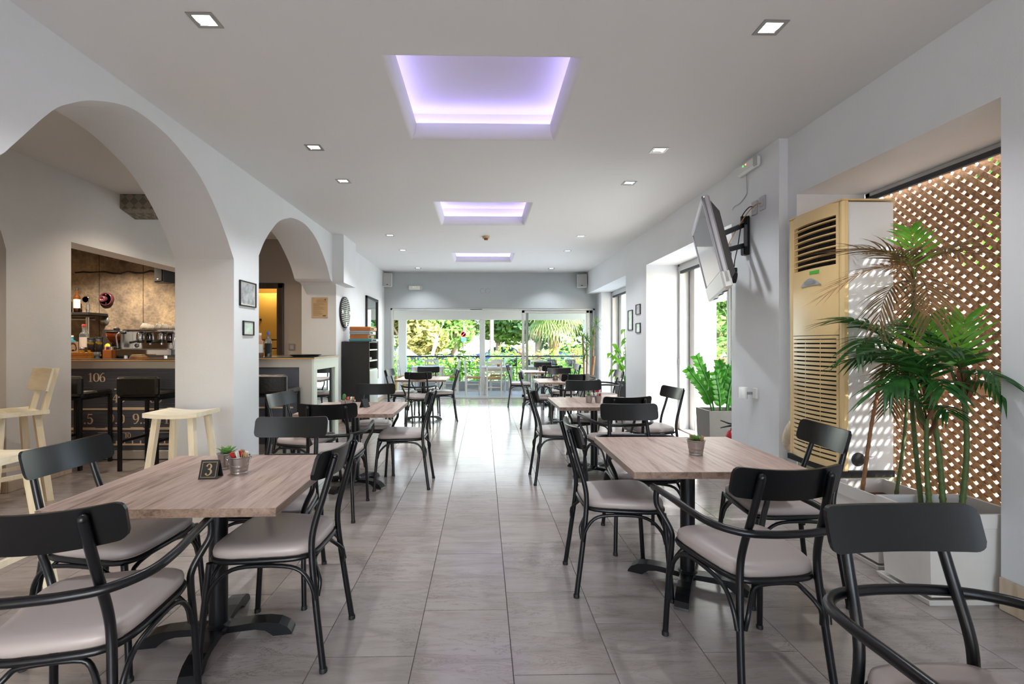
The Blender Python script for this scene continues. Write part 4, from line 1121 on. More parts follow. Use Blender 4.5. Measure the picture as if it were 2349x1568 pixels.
t = thing('wall_clock', 'round black wall clock with pale slats and mirrored hour marks', 'clock', (XL, 7.96, 1.83), PI / 2)
MB().lathe([(.262, 0), (.266, .02), (.26, .035), (0, .035)], 48, rx(PI / 2)).obj('face', 'board', t)
for k in range(-7, 8):
    z = k * .033; hw = math.sqrt(max(.0, .252 ** 2 - z * z)); m = MB(); m.box((-hw, -.039, z - .004), (hw, -.035, z + .004)); m.obj('slat', 'shelfw', t)
for a in range(0, 360, 90): m = MB(); m.box((-.02, -.044, .17), (-.006, -.037, .235), ry(R(a)), ch=.002); m.box((.006, -.044, .17), (.02, -.037, .235), ry(R(a)), ch=.002); m.obj('hour_mark', 'chrome', t)
for a, L, wd in ((20, .16, .012), (190, .12, .016)):
    m = MB(); m.add([(-wd, -.05, 0), (0, -.05, L), (wd, -.05, 0), (0, -.05, -.03)], [(0, 1, 2, 3)]); m.v = [ry(R(a)) @ v for v in m.v]; m.obj('hand', 'shelfw', t)
MB().lathe([(.02, .036), (.018, .052), (0, .053)], 16, rx(PI / 2)).obj('hub', 'shelfw', t)

t = thing('framed_mirror', 'tall dark-framed mirror on the left wall behind the bookcase', 'mirror', (XL, 9.90, 1.40), PI / 2)
m = MB(); a, b, f = .50, .87, .055
for lo, hi in (((-a, -.04, -b), (-a + f, 0, b)), ((a - f, -.04, -b), (a, 0, b)), ((-a, -.04, b - f), (a, 0, b)), ((-a, -.04, -b), (a, 0, -b + f))): m.box(lo, hi, ch=.006)
m.obj('frame', 'board', t); MB().box((-a + f, -.014, -b + f), (a - f, -.006, b - f)).obj('mirror', 'mirror', t)

t = thing('bookcase', 'black narrow bookcase with pale shelf edges against the left wall', 'bookcase', (-2.12, 8.10, 0))
x0, x1, y0, y1, hb = -.228, .228, -.30, .30, 1.315
MB().box((x0, y0, 0), (x1, y0 + .02, hb), ch=.002).obj('side_panel', 'board', t); MB().box((x0, y1 - .02, 0), (x1, y1, hb), ch=.002).obj('side_panel', 'board', t)
MB().box((x0, y0 + .02, 0), (x0 + .01, y1 - .02, hb)).obj('back_panel', 'board', t)
MB().box((x0, y0 - .005, hb), (x1, y1 + .005, hb + .02), ch=.002).obj('top', 'board', t)
for z in (.0, .845, 1.0, 1.185): MB().box((x0 + .01, y0 + .02, z), (x1 + .002, y1 - .02, z + .022), ch=.001).obj('shelf', 'shelfw', t)
MB().box((x1 - .004, y0 + .015, .03), (x1 + .012, y1 - .015, .845), ch=.003).obj('door', 'shelfw', t)
for q in range(2): tag(MB().lathe([(.05, 0), (.052, .006), (.05, .045), (.047, .045), (.047, .008), (0, .008)], 16, T(-1.99, 8.0 + q * .16, 1.0225)).obj('shelf_bowl', 'cup'), ('pale round bowl on the open bookcase shelf, nearer one', 'pale round bowl on the open bookcase shelf, farther one')[q], 'bowl', 'bowls in the bookcase')
ZB = 1.336
def case(name, label, x0, x1, y0, y1, z0, z1, mat, cat, face=None, knobs=0, group='old radios and cases on the bookcase'):
    t = thing(name, label, cat, ((x0 + x1) / 2, (y0 + y1) / 2, z0), 0, group); a, b, h = (x1 - x0) / 2, (y1 - y0) / 2, z1 - z0
    MB().box((-a, -b, 0), (a, b, h), ch=.008).obj('casing', mat, t)
    MB().box((a - .002, -b + .02, h * .15), (a + .004, b - .02, h * .85), ch=.003).obj('front', face or 'kraft', t)
    MB().box((-a - .001, -b - .001, h * .47), (a + .001, b + .001, h * .51)).obj('seam', 'dark', t)
    for k in range(knobs): MB().lathe([(.014, 0), (.012, .014), (0, .016)], 12, T(a + .003, -b + .06 + k * .09, h * .45) @ ry(PI / 2)).obj('knob', 'board', t)
    return t
case('portable_radio', 'teal portable radio lying lowest on the bookcase', -2.24, -1.86, 7.83, 8.33, ZB, ZB + .05, 'teal', 'radio', 'greyp', 3)
case('wooden_case', 'orange-brown wooden case just above the teal radio', -2.235, -1.93, 7.86, 8.30, ZB + .05, ZB + .115, 'boxorange', 'case', 'kraft', 2)
case('grey_case', 'grey case sandwiched between two orange-brown cases', -2.235, -1.90, 7.85, 8.30, ZB + .115, ZB + .185, 'boxgrey', 'case', 'shelfw', 2)
case('record_player_case', 'orange-brown case on top of the pile on the bookcase', -2.235, -1.885, 7.85, 8.30, ZB + .185, ZB + .25, 'boxorange', 'case', 'kraft', 2)

def speaker(label, loc, rot, tilt=0, mat='whitep', k=1.0, gm='greyp'):
    t = thing('wall_speaker', label, 'speaker', loc, rot, 'wall speakers'); X = rx(tilt)
    m = MB(); a, b, d = .115 * k, .155 * k, .17 * k
    poly = [(-a, 0), (a, 0), (a * .75, d), (-a * .75, d)]
    m.prism(poly, lambda u, v, h: X @ V(u, v - d, h), -b, b); m.obj('cabinet', mat, t)
    MB().box((-a * .86, -d - .012, -b * .92), (a * .86, -d + .004, b * .92), X, ch=.012 * k).obj('grille', gm, t)
    MB().box((-.02 * k, -d - .015, -b * .74), (.02 * k, -d - .011, -b * .64), X).obj('badge', 'board' if mat == 'whitep' else 'whitep', t)
    MB().box((-.03 * k, -.02, -.04 * k), (.03 * k, .02, .04 * k)).obj('bracket', 'steel', t)
    return t
speaker('white wall speaker in the corner above the bookcase side', (-2.285, 11.19, 2.80), R(10)); speaker('white wall speaker in the corner above the strap-leaved plant', (2.375, 11.19, 2.79), R(-10))
t = thing('smoke_detector', 'round beige smoke detector on the ceiling between two light coffers', 'smoke detector', (.048, 7.44, CH))
MB().lathe([(0, -.055), (.03, -.055), (.032, -.04), (.032, -.032)], 20).obj('sensor', 'sheath', t); MB().lathe([(.032, -.032), (.056, -.03), (.06, -.004), (.06, 0), (0, 0)], 24).obj('base', 'kraft', t)

# ------------------------------------------------------------------ bar counters
t = thing('bar_counter', 'bar counter with charcoal front printed like a radio dial', 'bar counter', (-4.2, 5.3, 0))
MB().box((-.75, -.03, 1.118), (1.24, .62, 1.128), ch=.002).obj('counter_top', 'countertop', t)
MB().box((-.75, -.032, 1.106), (1.25, .62, 1.118), ch=.002).obj('top_edge', 'ply', t)
MB().box((-.75, -.018, 1.022), (1.25, .0, 1.106), ch=.003).obj('metal_band', 'counter', t)
MB().box((-.75, .004, 0), (1.25, .6, 1.106)).obj('body', 'board', t)
for k in range(52):
    z = .108 + k * .0176
    MB().box((-.75, -.006, z + .001), (1.25, .004, z + .0168), ch=.0022).obj('slat', 'charcoal', t)
MB().box((-.75, -.014, .012), (1.25, .004, .107), ch=.003).obj('kick_plate', 'counter', t)
for txt, u, v, hh in (('106', -.215, .874, .100), ('140', -.01, .640, .105), ('8.5', -.335, .404, .112), ('9.0', .01, .404, .112), ('9.5', .285, .404, .112), ('10', .19, .248, .055), ('10.0', .62, .404, .112), ('160', .40, .640, .105)):
    for mm in digits(txt, hh, lambda a, b, h: (u + a, -.0062 - h, v + b)): mm.obj('number', 'print', t)
def band(x0, z0, x1, z1): MB().box((x0, -.0075, z0), (x1, -.0058, z1)).obj('dial_line', 'print', t)
band(-.75, .560, 1.25, .579); band(.03, .579, .42, .589); band(.66, .579, 1.0, .589); band(.08, .785, .40, .800)
band(-.75, .338, 1.25, .358); band(-.72, .358, -.62, .366); band(-.40, .358, -.13, .366); band(-.02, .358, .12, .366); band(.26, .358, .40, .366); band(.55, .358, .72, .366)
band(-.75, .165, 1.25, .184)
for k in range(22): band(-.70 + k * .0885, .184, -.70 + k * .0885 + .014, .216)
for k in range(3): MB().box((-.6 + .5 * k, -.0085, .305), (-.25 + .5 * k, -.0060, .309)).obj('dial_line', 'print', t)

t = thing('bar_end_counter', 'end of the bar with a metal frame and mirrored side under the second arch', 'bar counter', (-2.02, 5.6, 0))
MB().box((-.92, -.02, 1.128), (.015, .95, 1.140), ch=.002).obj('counter_top', 'countertop', t); MB().box((-.92, -.022, 1.118), (.017, .95, 1.128), ch=.002).obj('top_edge', 'ply', t)
m = MB(); m.box((-.92, 0, 1.02), (-.17, .018, 1.118)); m.box((-.17, 0, .10), (-.021, .018, 1.118)); m.box((-.92, -.006, 0), (-.021, .018, .10)); m.obj('front_frame', 'counter', t)
MB().box((-.92, .019, .0), (-.16, .6, 1.118)).obj('front_board', 'charcoal', t)
MB().box((-.92, .010, .53), (-.25, .020, .548)).obj('dial_line', 'print', t)
m = MB(); m.box((-.02, 0, 0), (.004, .11, 1.118)); m.box((-.02, .80, 0), (.004, .94, 1.118)); m.box((-.02, .11, .985), (.004, .80, 1.118)); m.box((-.02, .11, 0), (.004, .80, .08)); m.obj('side_frame', 'shelfw', t)
MB().box((-.03, .10, .07), (-.014, .81, 1.0)).obj('side_mirror', 'mirror', t)
MB().box((-.015, .655, .08), (.0, .70, .985)).obj('divider', 'board', t)
tag(MB().lathe([(0, 0), (.14, 0), (.185, .018), (.192, .024), (.186, .024), (.14, .006), (0, .006)], 36, T(-2.235, 5.92, 1.1405)).obj('serving_tray', 'board'), 'round black serving tray on the end of the bar', 'tray')

# bottles
def bottle(label, loc, h, r, mat, cap='dark', lab=None, neck=.32, group='bottles at the bar', cat='bottle'):
    t = thing('bottle', label, cat, loc, 0, group); s = h * (1 - neck)
    MB().lathe([(0, 0), (r, 0), (r, s * .92), (r * .8, s), (r * .36, s + h * .06), (r * .33, h * .93), (0, h * .93)], 16).obj('glass_body', mat, t)
    MB().lathe([(r * .38, h * .90), (r * .40, h), (0, h)], 12).obj('cap', cap, t)
    if lab: MB().lathe([(r * 1.012, s * .25), (r * 1.012, s * .78)], 16, caps=False).obj('paper_label', lab, t)
    return t
bottle('clear spirit bottle with black label and blue cap on the bar end', (-2.66, 5.83, 1.1405), .31, .040, 'bottle_clear', 'blue', 'dark')
bottle('pink spirit bottle half hidden by the pier on the bar end', (-2.745, 5.80, 1.1405), .29, .037, 'bottle_pink', 'white', 'white')
bottle('clear vodka-shaped bottle with red cap and red-edged label on the crate shelf', (-4.88, 5.80, 1.20), .34, .045, 'bottle_clear', 'redp', 'white')
bottle('clear bottle with a pale cap beside the red-capped bottle', (-4.935, 5.86, 1.20), .335, .040, 'bottle_clear', 'white', None)
bottle('blue bottle low at the left end of the bar', (-4.955, 5.72, 1.20), .20, .040, 'bottle_blue', 'white', None)
t = thing('wall_shelf', 'black wall shelf on grey pipe brackets holding bottles', 'shelf', (-6.35, 7.40, 1.745))
MB().box((-.55, -.12, 0), (.28, .27, .04), ch=.004).obj('board', 'board', t)
m = MB(); m.cyl((-.16, -.02, -.055), (.20, .12, -.055), .022, 12); m.obj('pipe', 'steel', t)
m = MB(); m.cyl((.14, .05, -.60), (.14, .05, -.03), .024, 12); m.cyl((.14, .05, .04), (.14, .05, .18), .022, 12); m.cyl((.14, .05, .085), (.14, .05, .12), .030, 12); m.obj('upright_pipe', 'steel', t)
MB().lathe([(.075, 0), (.075, .012), (.03, .02), (.028, .05), (0, .05)], 20, T(.22, .28, -.07) @ rx(PI / 2)).obj('flange', 'steel', t)
MB().lathe([(.07, -.64), (.07, -.60), (.028, -.585), (0, -.585)], 20, T(.14, .05, 0)).obj('foot_flange', 'steel', t)
g = MB(); g.lathe([(.052, 0), (.055, .02), (.048, .026), (.046, .02), (0, .02)], 22, T(.14, .03, .245) @ rx(PI / 2)); gg = g.obj('gauge', 'chrome', t)
MB().lathe([(.046, .0), (0, .0)], 20, T(.14, .008, .245) @ rx(PI / 2)).obj('dial', 'white', gg)
bottle('tall brown bottle with a red and white label on the wall shelf', (-6.30, 7.36, 1.786), .38, .042, 'bottle_brown', 'dark', 'white')
bottle('dark round-shouldered bottle with yellow cap on the wall shelf', (-6.44, 7.36, 1.786), .26, .055, 'bottle_dark', 'yellow', None)
bottle('golden liqueur bottle in the middle of the wall shelf', (-6.37, 7.48, 1.786), .22, .034, 'amber', 'dark', None)
t = thing('wall_disc', 'maroon and blue round pipe flange mounted on the concrete wall', 'wall ornament', (-6.085, 7.68, 2.02))
MB().lathe([(.105, 0), (.105, .05), (.092, .055), (.088, .035), (0, .035)], 32, rx(PI / 2)).obj('ring', 'purple', t); MB().lathe([(.088, .036), (0, .036)], 28, rx(PI / 2)).obj('plate', 'teal', t)
MB().lathe([(.05, .035), (.05, .09), (.04, .095), (.022, .095), (.02, .06), (0, .06)], 24, T(-.022, 0, .0) @ rx(PI / 2)).obj('nozzle', 'purple', t)
for z in (-.068, .068): MB().lathe([(.013, .036), (.012, .044), (0, .045)], 12, T(0, 0, z) @ rx(PI / 2)).obj('bolt', 'purple', t)
# black speaker under the header, duct box under the ceiling
t = speaker('black loudspeaker hung under the header in front of the concrete wall', (-4.55, 6.9, 2.33), R(-28), R(0), 'board', 1.0, 'dark')
du = MB(); du.prism([(5.41, CH), (5.41, 2.845), (5.64, 2.78), (5.64, CH)], lambda y, z, h: (h, y, z), -4.148, -2.95)
tag(du.obj('duct_box', checker_plate()), 'checker-plate duct box under the bar ceiling', 'duct')
# espresso machine
t = thing('espresso_machine', 'chrome two-group espresso machine on the bar with cups on top', 'coffee machine', (-3.965, 5.66, 1.1285))
m = MB(); m.box((-.30, -.16, .035), (.33, .28, .105), ch=.006); m.obj('drip_base', 'chrome', t)
m = MB(); m.box((-.28, .06, .105), (.31, .28, .335), ch=.008); m.obj('body', 'chrome', t)
m = MB(); m.box((-.30, -.06, .315), (.33, .28, .342), ch=.006); m.obj('cup_tray', 'chrome', t)
for x in (-.285, .315): MB().box((x - .012, -.10, .10), (x + .012, .28, .33), ch=.006).obj('side_panel', 'steel', t)
m = MB(); m.box((-.26, -.165, .103), (.29, .05, .110)); m.obj('drip_grid', 'steel', t)
for x in (-.12, .13):
    MB().lathe([(.038, 0), (.042, .01), (.040, .06), (.03, .09), (0, .09)], 18, T(x, -.02, .215)).obj('group_head', 'chrome', t)
    pf = MB(); pf.lathe([(.034, -.03), (.036, 0), (0, 0)], 16, T(x, -.02, .212)); pf.tube([(x, -.05, .205), (x + .01, -.19, .185)], [.011, .014], 10); pf.obj('portafilter', 'board', t)
    MB().cyl((x, -.02, .16), (x, -.02, .19), .012, 8).obj('spout', 'chrome', t)
    MB().lathe([(.03, 0), (.032, .012), (.024, .016), (0, .014)], 18, T(x - .03, .055, .318) @ rx(PI / 2)).obj('gauge', 'chrome', t)
    MB().lathe([(.024, .0165), (0, .0165)], 16, T(x - .03, .055, .318) @ rx(PI / 2)).obj('dial', 'blue', t)
for s, x in ((-1, -.30), (1, .33)):
    MB().tube(smooth([(x - s * .05, -.06, .295), (x, -.10, .30), (x + s * .025, -.12, .26), (x, -.13, .12)], 5), .008, 8).obj('steam_wand', 'chrome', t)
    MB().cyl((x - s * .06, -.09, .30), (x - s * .01, -.09, .30), .014, 10).obj('valve_knob', 'board', t)
for x in (-.22, .24): MB().lathe([(.022, 0), (.02, .035)], 14, T(x, -.12, 0)).obj('foot', 'chrome', t); MB().lathe([(.026, 0), (.022, .008), (0, .008)], 16, T(x, .058, .15) @ rx(PI / 2)).obj('button', 'steel', t)
def cup(loc, lab, k=1.0, rot=0, flip=True):
    t = thing('coffee_cup', lab, 'cup', loc, rot, 'cups on the espresso machine')
    pr = [(0, .0), (.022, .0), (.024, .006), (.036, .025), (.041, .058), (.039, .058), (.033, .026), (.018, .010), (0, .010)]
    X = (T(0, 0, .058 * k) @ rx(PI) if flip else T(0, 0, 0)) @ Matrix.Scale(k, 4)
    MB().lathe(pr, 18, X).obj('bowl', 'cup', t)
    MB().tube(smooth([(.036, 0, .045), (.058, 0, .045), (.056, 0, .025), (.034, 0, .022)], 4), .0045, 6, X=X).obj('handle', 'cup', t)
cz = 1.1285 + .342
for i, (x, y, k, r) in enumerate([(-.14, .05, 1.35, 1), (-.05, .02, 1.05, 3), (.03, .04, 1.2, 2.2), (.12, .01, 1.15, 2.8), (.20, .06, 1.0, 3.6), (.26, .02, 1.15, 1.7)]):
    cup((-3.965 + x, 5.70 + y, cz), 'upturned cream cup on the espresso machine, %s along its front row' % ('leftmost', 'second', 'third', 'fourth', 'fifth', 'sixth')[i], k, r)
cup((-3.965 + .16, 5.86, cz), 'upturned cream cup standing in the back row on the espresso machine', 1.5, 2.6)
# grinder
t = thing('coffee_grinder', 'coffee grinder with amber bean hopper beside the espresso machine', 'coffee grinder', (-4.44, 5.74, 1.1285))
MB().box((-.075, -.08, 0), (.075, .12, .14), ch=.012).obj('body', 'board', t)
MB().lathe([(.05, .14), (.055, .16), (.05, .175)], 20).obj('collar', 'board', t)
MB().lathe([(.045, .17), (.075, .20), (.10, .245), (.105, .31), (.102, .31), (.09, .245), (0, .21)], 24).obj('hopper', 'amber', t)
MB().lathe([(.0, .172), (.043, .172), (.07, .202), (.09, .242), (0, .246)], 20).obj('beans', 'coffee', t)
MB().lathe([(.11, .31), (.11, .318), (.03, .325), (.03, .335), (.034, .35), (.02, .368), (0, .37)], 24).obj('lid', 'board', t)
# crate with bottles, cards, tins
t = thing('wooden_crate', 'honey pine crate on the bar holding the portrait card and tins', 'crate', (-4.74, 5.58, 1.1285))
MB().box((-.27, -.12, 0), (.175, -.105, .068), ch=.002).obj('front_board', 'pine', t); MB().box((-.27, .105, 0), (.175, .12, .068), ch=.002).obj('back_board', 'pine', t)
MB().box((.160, -.105, 0), (.175, .105, .068), ch=.002).obj('end_board', 'pine', t); MB().box((-.27, -.105, 0), (-.255, .105, .068), ch=.002).obj('end_board', 'pine', t); MB().box((-.255, -.105, 0), (.16, .105, .03)).obj('bottom_board', 'pine', t)
t = thing('portrait_card', 'sepia portrait card of a smiling woman standing in the crate', 'card', (-4.762, 5.50, 1.160))
MB().box((-.067, -.004, 0), (.067, .004, .165)).obj('card', 'sepia', t)
def disc(m, cx, cz, rx_, rz_, y, n=20, a0=0, a1=2 * PI):
    vs = [(cx, y, cz)] + [(cx + rx_ * math.cos(a0 + (a1 - a0) * i / n), y, cz + rz_ * math.sin(a0 + (a1 - a0) * i / n)) for i in range(n + 1)]
    m.add(vs, [(0, i + 1, i + 2) for i in range(n)])
m = MB(); disc(m, .008, .112, .043, .042, -.0046); disc(m, .035, .085, .022, .03, -.0046); m.obj('hair', 'sepiad', t)
m = MB(); disc(m, .012, .092, .029, .040, -.0052); m.box((-.002, -.0052, .03), (.028, -.0050, .07)); m.obj('face', 'sepia', t)
m = MB(); disc(m, .002, .100, .005, .003, -.0057, 10); disc(m, .024, .100, .005, .003, -.0057, 10); disc(m, .013, .072, .012, .005, -.0057, 12, PI, 2 * PI); disc(m, .0, .0, .060, .03, -.0046, 14, 0, PI); m.obj('features', 'sepiad', t)
def tin(label, loc, r, h, mat, lid, dots=None):
    t = thing('tin', label, 'tin', loc, 0, 'tins on the bar'); MB().lathe([(0, 0), (r, 0), (r, h), (0, h)], 20).obj('body', mat, t); MB().lathe([(r * 1.03, h - .012), (r * 1.03, h + .006), (0, h + .006)], 20).obj('lid', lid, t)
    if dots:
        m = MB(); rg = random.Random(4)
        for k in range(14):
            a = rg.uniform(0, 6.28); z = rg.uniform(.02, h - .03); X = rz(a) @ T(r + .0008, 0, z) @ ry(PI / 2); m.lathe([(.014, 0), (0, 0)], 8, X)
        m.obj('printed_spots', dots, t)
tin('tall black tin with yellow spots beside the portrait card', (-4.63, 5.60, 1.16), .036, .205, 'board', 'board', 'yellow'); tin('black tin with yellow spots half behind the grinder', (-4.565, 5.64, 1.1285), .036, .245, 'board', 'board', 'yellow')
tin('short black tin with yellow label in the crate corner', (-4.685, 5.54, 1.16), .025, .09, 'board', 'steel', 'yellow'); tin('patterned black and white tin at the left end of the crate', (-4.86, 5.52, 1.16), .033, .11, 'photo', 'white')
tag(MB().lathe([(0, 0), (.026, 0), (.034, .075), (.032, .075), (.025, .004), (0, .004)], 18, T(-4.455, 5.47, 1.1285)).obj('drinking_glass', 'bottle_clear'), 'small water glass on the bar in front of the grinder', 'glass')
t = thing('napkin_box', 'brown box of straws and sachets beside the water glass', 'box', (-4.40, 5.58, 1.1285)); MB().box((-.05, -.04, 0), (.05, .04, .10), ch=.003).obj('box', 'boxorange', t)
for k in range(5): MB().box((-.04 + .018 * k, -.02, .06), (-.028 + .018 * k, .0, .135)).obj('sachet', ('white', 'redp', 'blue', 'sugar', 'white')[k], t)
t = thing('napkin_stack', 'pile of folded brown napkins in front of the espresso machine', 'napkins', (-3.93, 5.42, 1.1285))
for k in range(5): MB().box((-.09 + .006 * k, -.05, .010 * k), (.07 - .01 * k, .05, .010 * k + .009), rz(.06 * k)).obj('napkin', 'boxorange' if k < 2 else 'kraft', t)
t = thing('menu_board', 'dark menu board with a small gold medal leaning on the concrete wall', 'board', (-6.0, 7.60, 1.13)); X = rx(R(-8))
MB().box((-.14, -.01, 0), (.10, .01, .40), X, ch=.004).obj('panel', 'board', t); MB().lathe([(.045, 0), (.04, .01), (0, .012)], 18, X @ T(-.03, -.011, .13) @ rx(PI / 2)).obj('medal', 'yellow', t)
m = MB(); m.box((-1.4, -.3, 0), (1.15, .0, 1.13), ch=.004); tag(m.obj('back_counter', 'board', None, (-5.6, 7.66, 0)), 'dark back counter along the bare concrete wall', 'counter')


# ------------------------------------------------------------------ stools
def bar_stool():
    t = thing('bar_stool', '', 'bar stool', group='black leather bar stools')
    MB().box((-.205, -.20, .74), (.205, .20, .80), ch=.018).obj('seat', 'leather', t)
    m = MB(); m.box((-.21, -.235, .765), (.21, -.165, .965), ch=.022); m.obj('backrest', 'leather', t)
    for sx in (-1, 1):
        for sy in (-1, 1): MB().box((sx * .185 - .016, sy * .185 - .016 - (.015 if sy < 0 else 0), 0), (sx * .185 + .016, sy * .185 + .016 - (.015 if sy < 0 else 0), .75), ch=.003).obj('leg', 'black', t)
        MB().box((sx * .185 - .009, -.19, .285), (sx * .185 + .009, .185, .31)).obj('footrest', 'black', t)
    MB().box((-.185, .176, .235), (.185, .194, .26)).obj('footrest', 'black', t); MB().box((-.185, -.2, .72), (.185, .2, .742)).obj('seat_frame', 'black', t)
    return t
BS = bar_stool(); BS.location = (-3.52, 5.03, 0); BS['label'] = 'black leather bar stool in front of the dial counter, next to the column'
dup(BS, (-4.315, 5.06, 0), 0, 'black leather bar stool in front of the dial counter, half behind the wall edge')
dup(BS, (-2.335, 5.30, 0), 0, 'black leather bar stool under the second arch, at the mirrored bar end')
def wood_stool(label, loc, rot, back=False):
    t = thing('wooden_bar_chair' if back else 'wooden_stool', label, 'stool', loc, rot)
    m = MB(); a, b = .21, .165; N = 10; vs = []
    for i in range(N + 1):
        x = -a + 2 * a * i / N; dz = -.018 * (1 - (x / a) ** 2)
        for y in (-b, -b * .5, 0, b * .5, b): vs.append((x, y, .755 + dz - .004 * (1 - (y / b) ** 2)))
    fs = [(5 * i + k, 5 * i + 5 + k, 5 * i + 6 + k, 5 * i + 1 + k) for i in range(N) for k in range(4)]
    m.add(vs, fs, True)
    bot = [(x, y, .720 - (.012 * (1 - (x / a) ** 2))) for x in [-a + 2 * a * i / N for i in range(N + 1)] for y in (-b, b)]; m.add(bot, [(2 * i, 2 * i + 1, 2 * i + 3, 2 * i + 2) for i in range(N)])
    for s, k in ((-1, 0), (1, 4)):
        e = [vs[5 * i + k] for i in range(N + 1)] + [bot[2 * i + (0 if s < 0 else 1)] for i in range(N + 1)]; n = N + 1
        m.add(e, [(i, n + i, n + i + 1, i + 1) if s > 0 else (i, i + 1, n + i + 1, n + i) for i in range(N)])
    for i in (0, N): m.add([vs[5 * i], vs[5 * i + 4], bot[2 * i + 1], bot[2 * i]], [(0, 1, 2, 3)])
    m.obj('seat', 'creamx', t)
    for sx in (-1, 1):
        for sy in (-1, 1):
            tp, bt = V(sx * .135, sy * .105, .735), V(sx * .205, sy * .165, 0)
            vs = [(p.x + dx * .022, p.y + dy * .022, p.z) for p in (bt, tp) for dx, dy in ((-1, -1), (1, -1), (1, 1), (-1, 1))]
            MB().add(vs, [(3, 2, 1, 0), (4, 5, 6, 7)] + [(k, (k + 1) % 4, 4 + (k + 1) % 4, 4 + k) for k in range(4)]).obj('leg', 'cream', t)
    for sy in (-1, 1): MB().box((-.17, sy * .14 - .01, .30), (.17, sy * .14 + .01, .335), ch=.002).obj('stretcher', 'cream', t)
    for sx in (-1, 1): MB().box((sx * .178 - .01, -.14, .22), (sx * .178 + .01, .14, .255), ch=.002).obj('stretcher', 'cream', t)
    if back: # chair faces local +y, posts at -y
        for sx in (-1, 1):
            tp, bt = V(sx * .12, -.235, 1.09), V(sx * .12, -.15, .70)
            vs = [(p.x + dx * .014, p.y + dy * .02, p.z) for p in (bt, tp) for dx, dy in ((-1, -1), (1, -1), (1, 1), (-1, 1))]
            MB().add(vs, [(3, 2, 1, 0), (4, 5, 6, 7)] + [(k, (k + 1) % 4, 4 + (k + 1) % 4, 4 + k) for k in range(4)]).obj('back_post', 'cream', t)
        m = MB(); N = 10; vs = []
        for i in range(N + 1):
            x = -.19 + .38 * i / N
            for z in (.905, 1.09): y = -.15 - .0872 * (z - .70) / .39 + .018 + .9 * x * x; vs += [(x, y, z), (x, y - .016, z)]
        fs = []
        for i in range(N): a = 4 * i; fs += [(a, a + 2, a + 6, a + 4), (a + 1, a + 5, a + 7, a + 3), (a + 2, a + 3, a + 7, a + 6), (a, a + 4, a + 5, a + 1)]
        fs += [(0, 1, 3, 2), (4 * N, 4 * N + 2, 4 * N + 3, 4 * N + 1)]; m.add(vs, fs); m.obj('backrest', 'creamx', t)
    return t
wood_stool('cream wooden saddle stool in the large arch, beside the column', (-2.46, 3.87, 0), 0)
wood_stool('cream wooden saddle stool nearest the camera, cut by the picture edge', (-2.50, 2.36, 0), 0)
wood_stool('cream wooden bar chair with a curved backrest, by the grey wall', (-3.86, 3.90, 0), R(151), True)
wood_stool('cream wooden bar chair of which only the back edge shows at the far left', (-4.12, 3.45, 0), R(60), True)

# beyond the kitchen door
t = thing('fridge', 'cream refrigerator seen through the bar door', 'refrigerator', (-4.12, 8.96, 0))
MB().box((-.35, -.3, .03), (.33, .3, 1.20), ch=.012).obj('lower_door', 'fridge', t); MB().box((-.35, -.3, 1.215), (.33, .3, 1.36), ch=.012).obj('drawer', 'fridge', t); MB().box((-.35, -.3, 1.375), (.33, .3, 2.23), ch=.012).obj('upper_door', 'fridge', t)
MB().box((.02, -.325, 1.72), (.05, -.30, 1.76)).obj('handle', 'board', t)
t = thing('egg_tray_stack', 'stack of egg trays beside the refrigerator', 'egg trays', (-3.655, 8.92, 1.2))
for k in range(5):
    z = .075 * k; MB().box((-.11, -.13, z), (.11, .13, z + .018), ch=.005).obj('tray', 'sheath', t)
    m = MB()
    for i in range(4):
        for j in range(4): m.lathe([(0, 0), (.022, .018), (.018, .04), (0, .052)], 8, T(-.082 + .055 * i, -.095 + .062 * j, z + .016))
    m.obj('eggs', 'boxorange', t, kind='stuff')
tag(MB().box((-3.80, 8.72, 0), (-3.49, 9.15, 1.2), ch=.008).obj('kitchen_cabinet', 'fridge'), 'low yellow kitchen cabinet under the egg trays', 'cabinet')
tag(MB().box((-3.5, 9.25, 1.93), (-3.0, 9.30, 2.02), ch=.004).obj('kitchen_shelf', 'pine'), 'short wooden shelf on the kitchen wall beyond the bar door', 'shelf')
t = thing('light_switch', 'silver light switch on the wall beside the bar door', 'switch', (-3.127, 7.70, 1.245)); MB().box((-.05, -.012, -.052), (.05, 0, .052), ch=.004).obj('plate', 'steel', t); MB().box((-.033, -.017, -.036), (.033, -.010, .036), ch=.003).obj('rocker', 'silver', t)

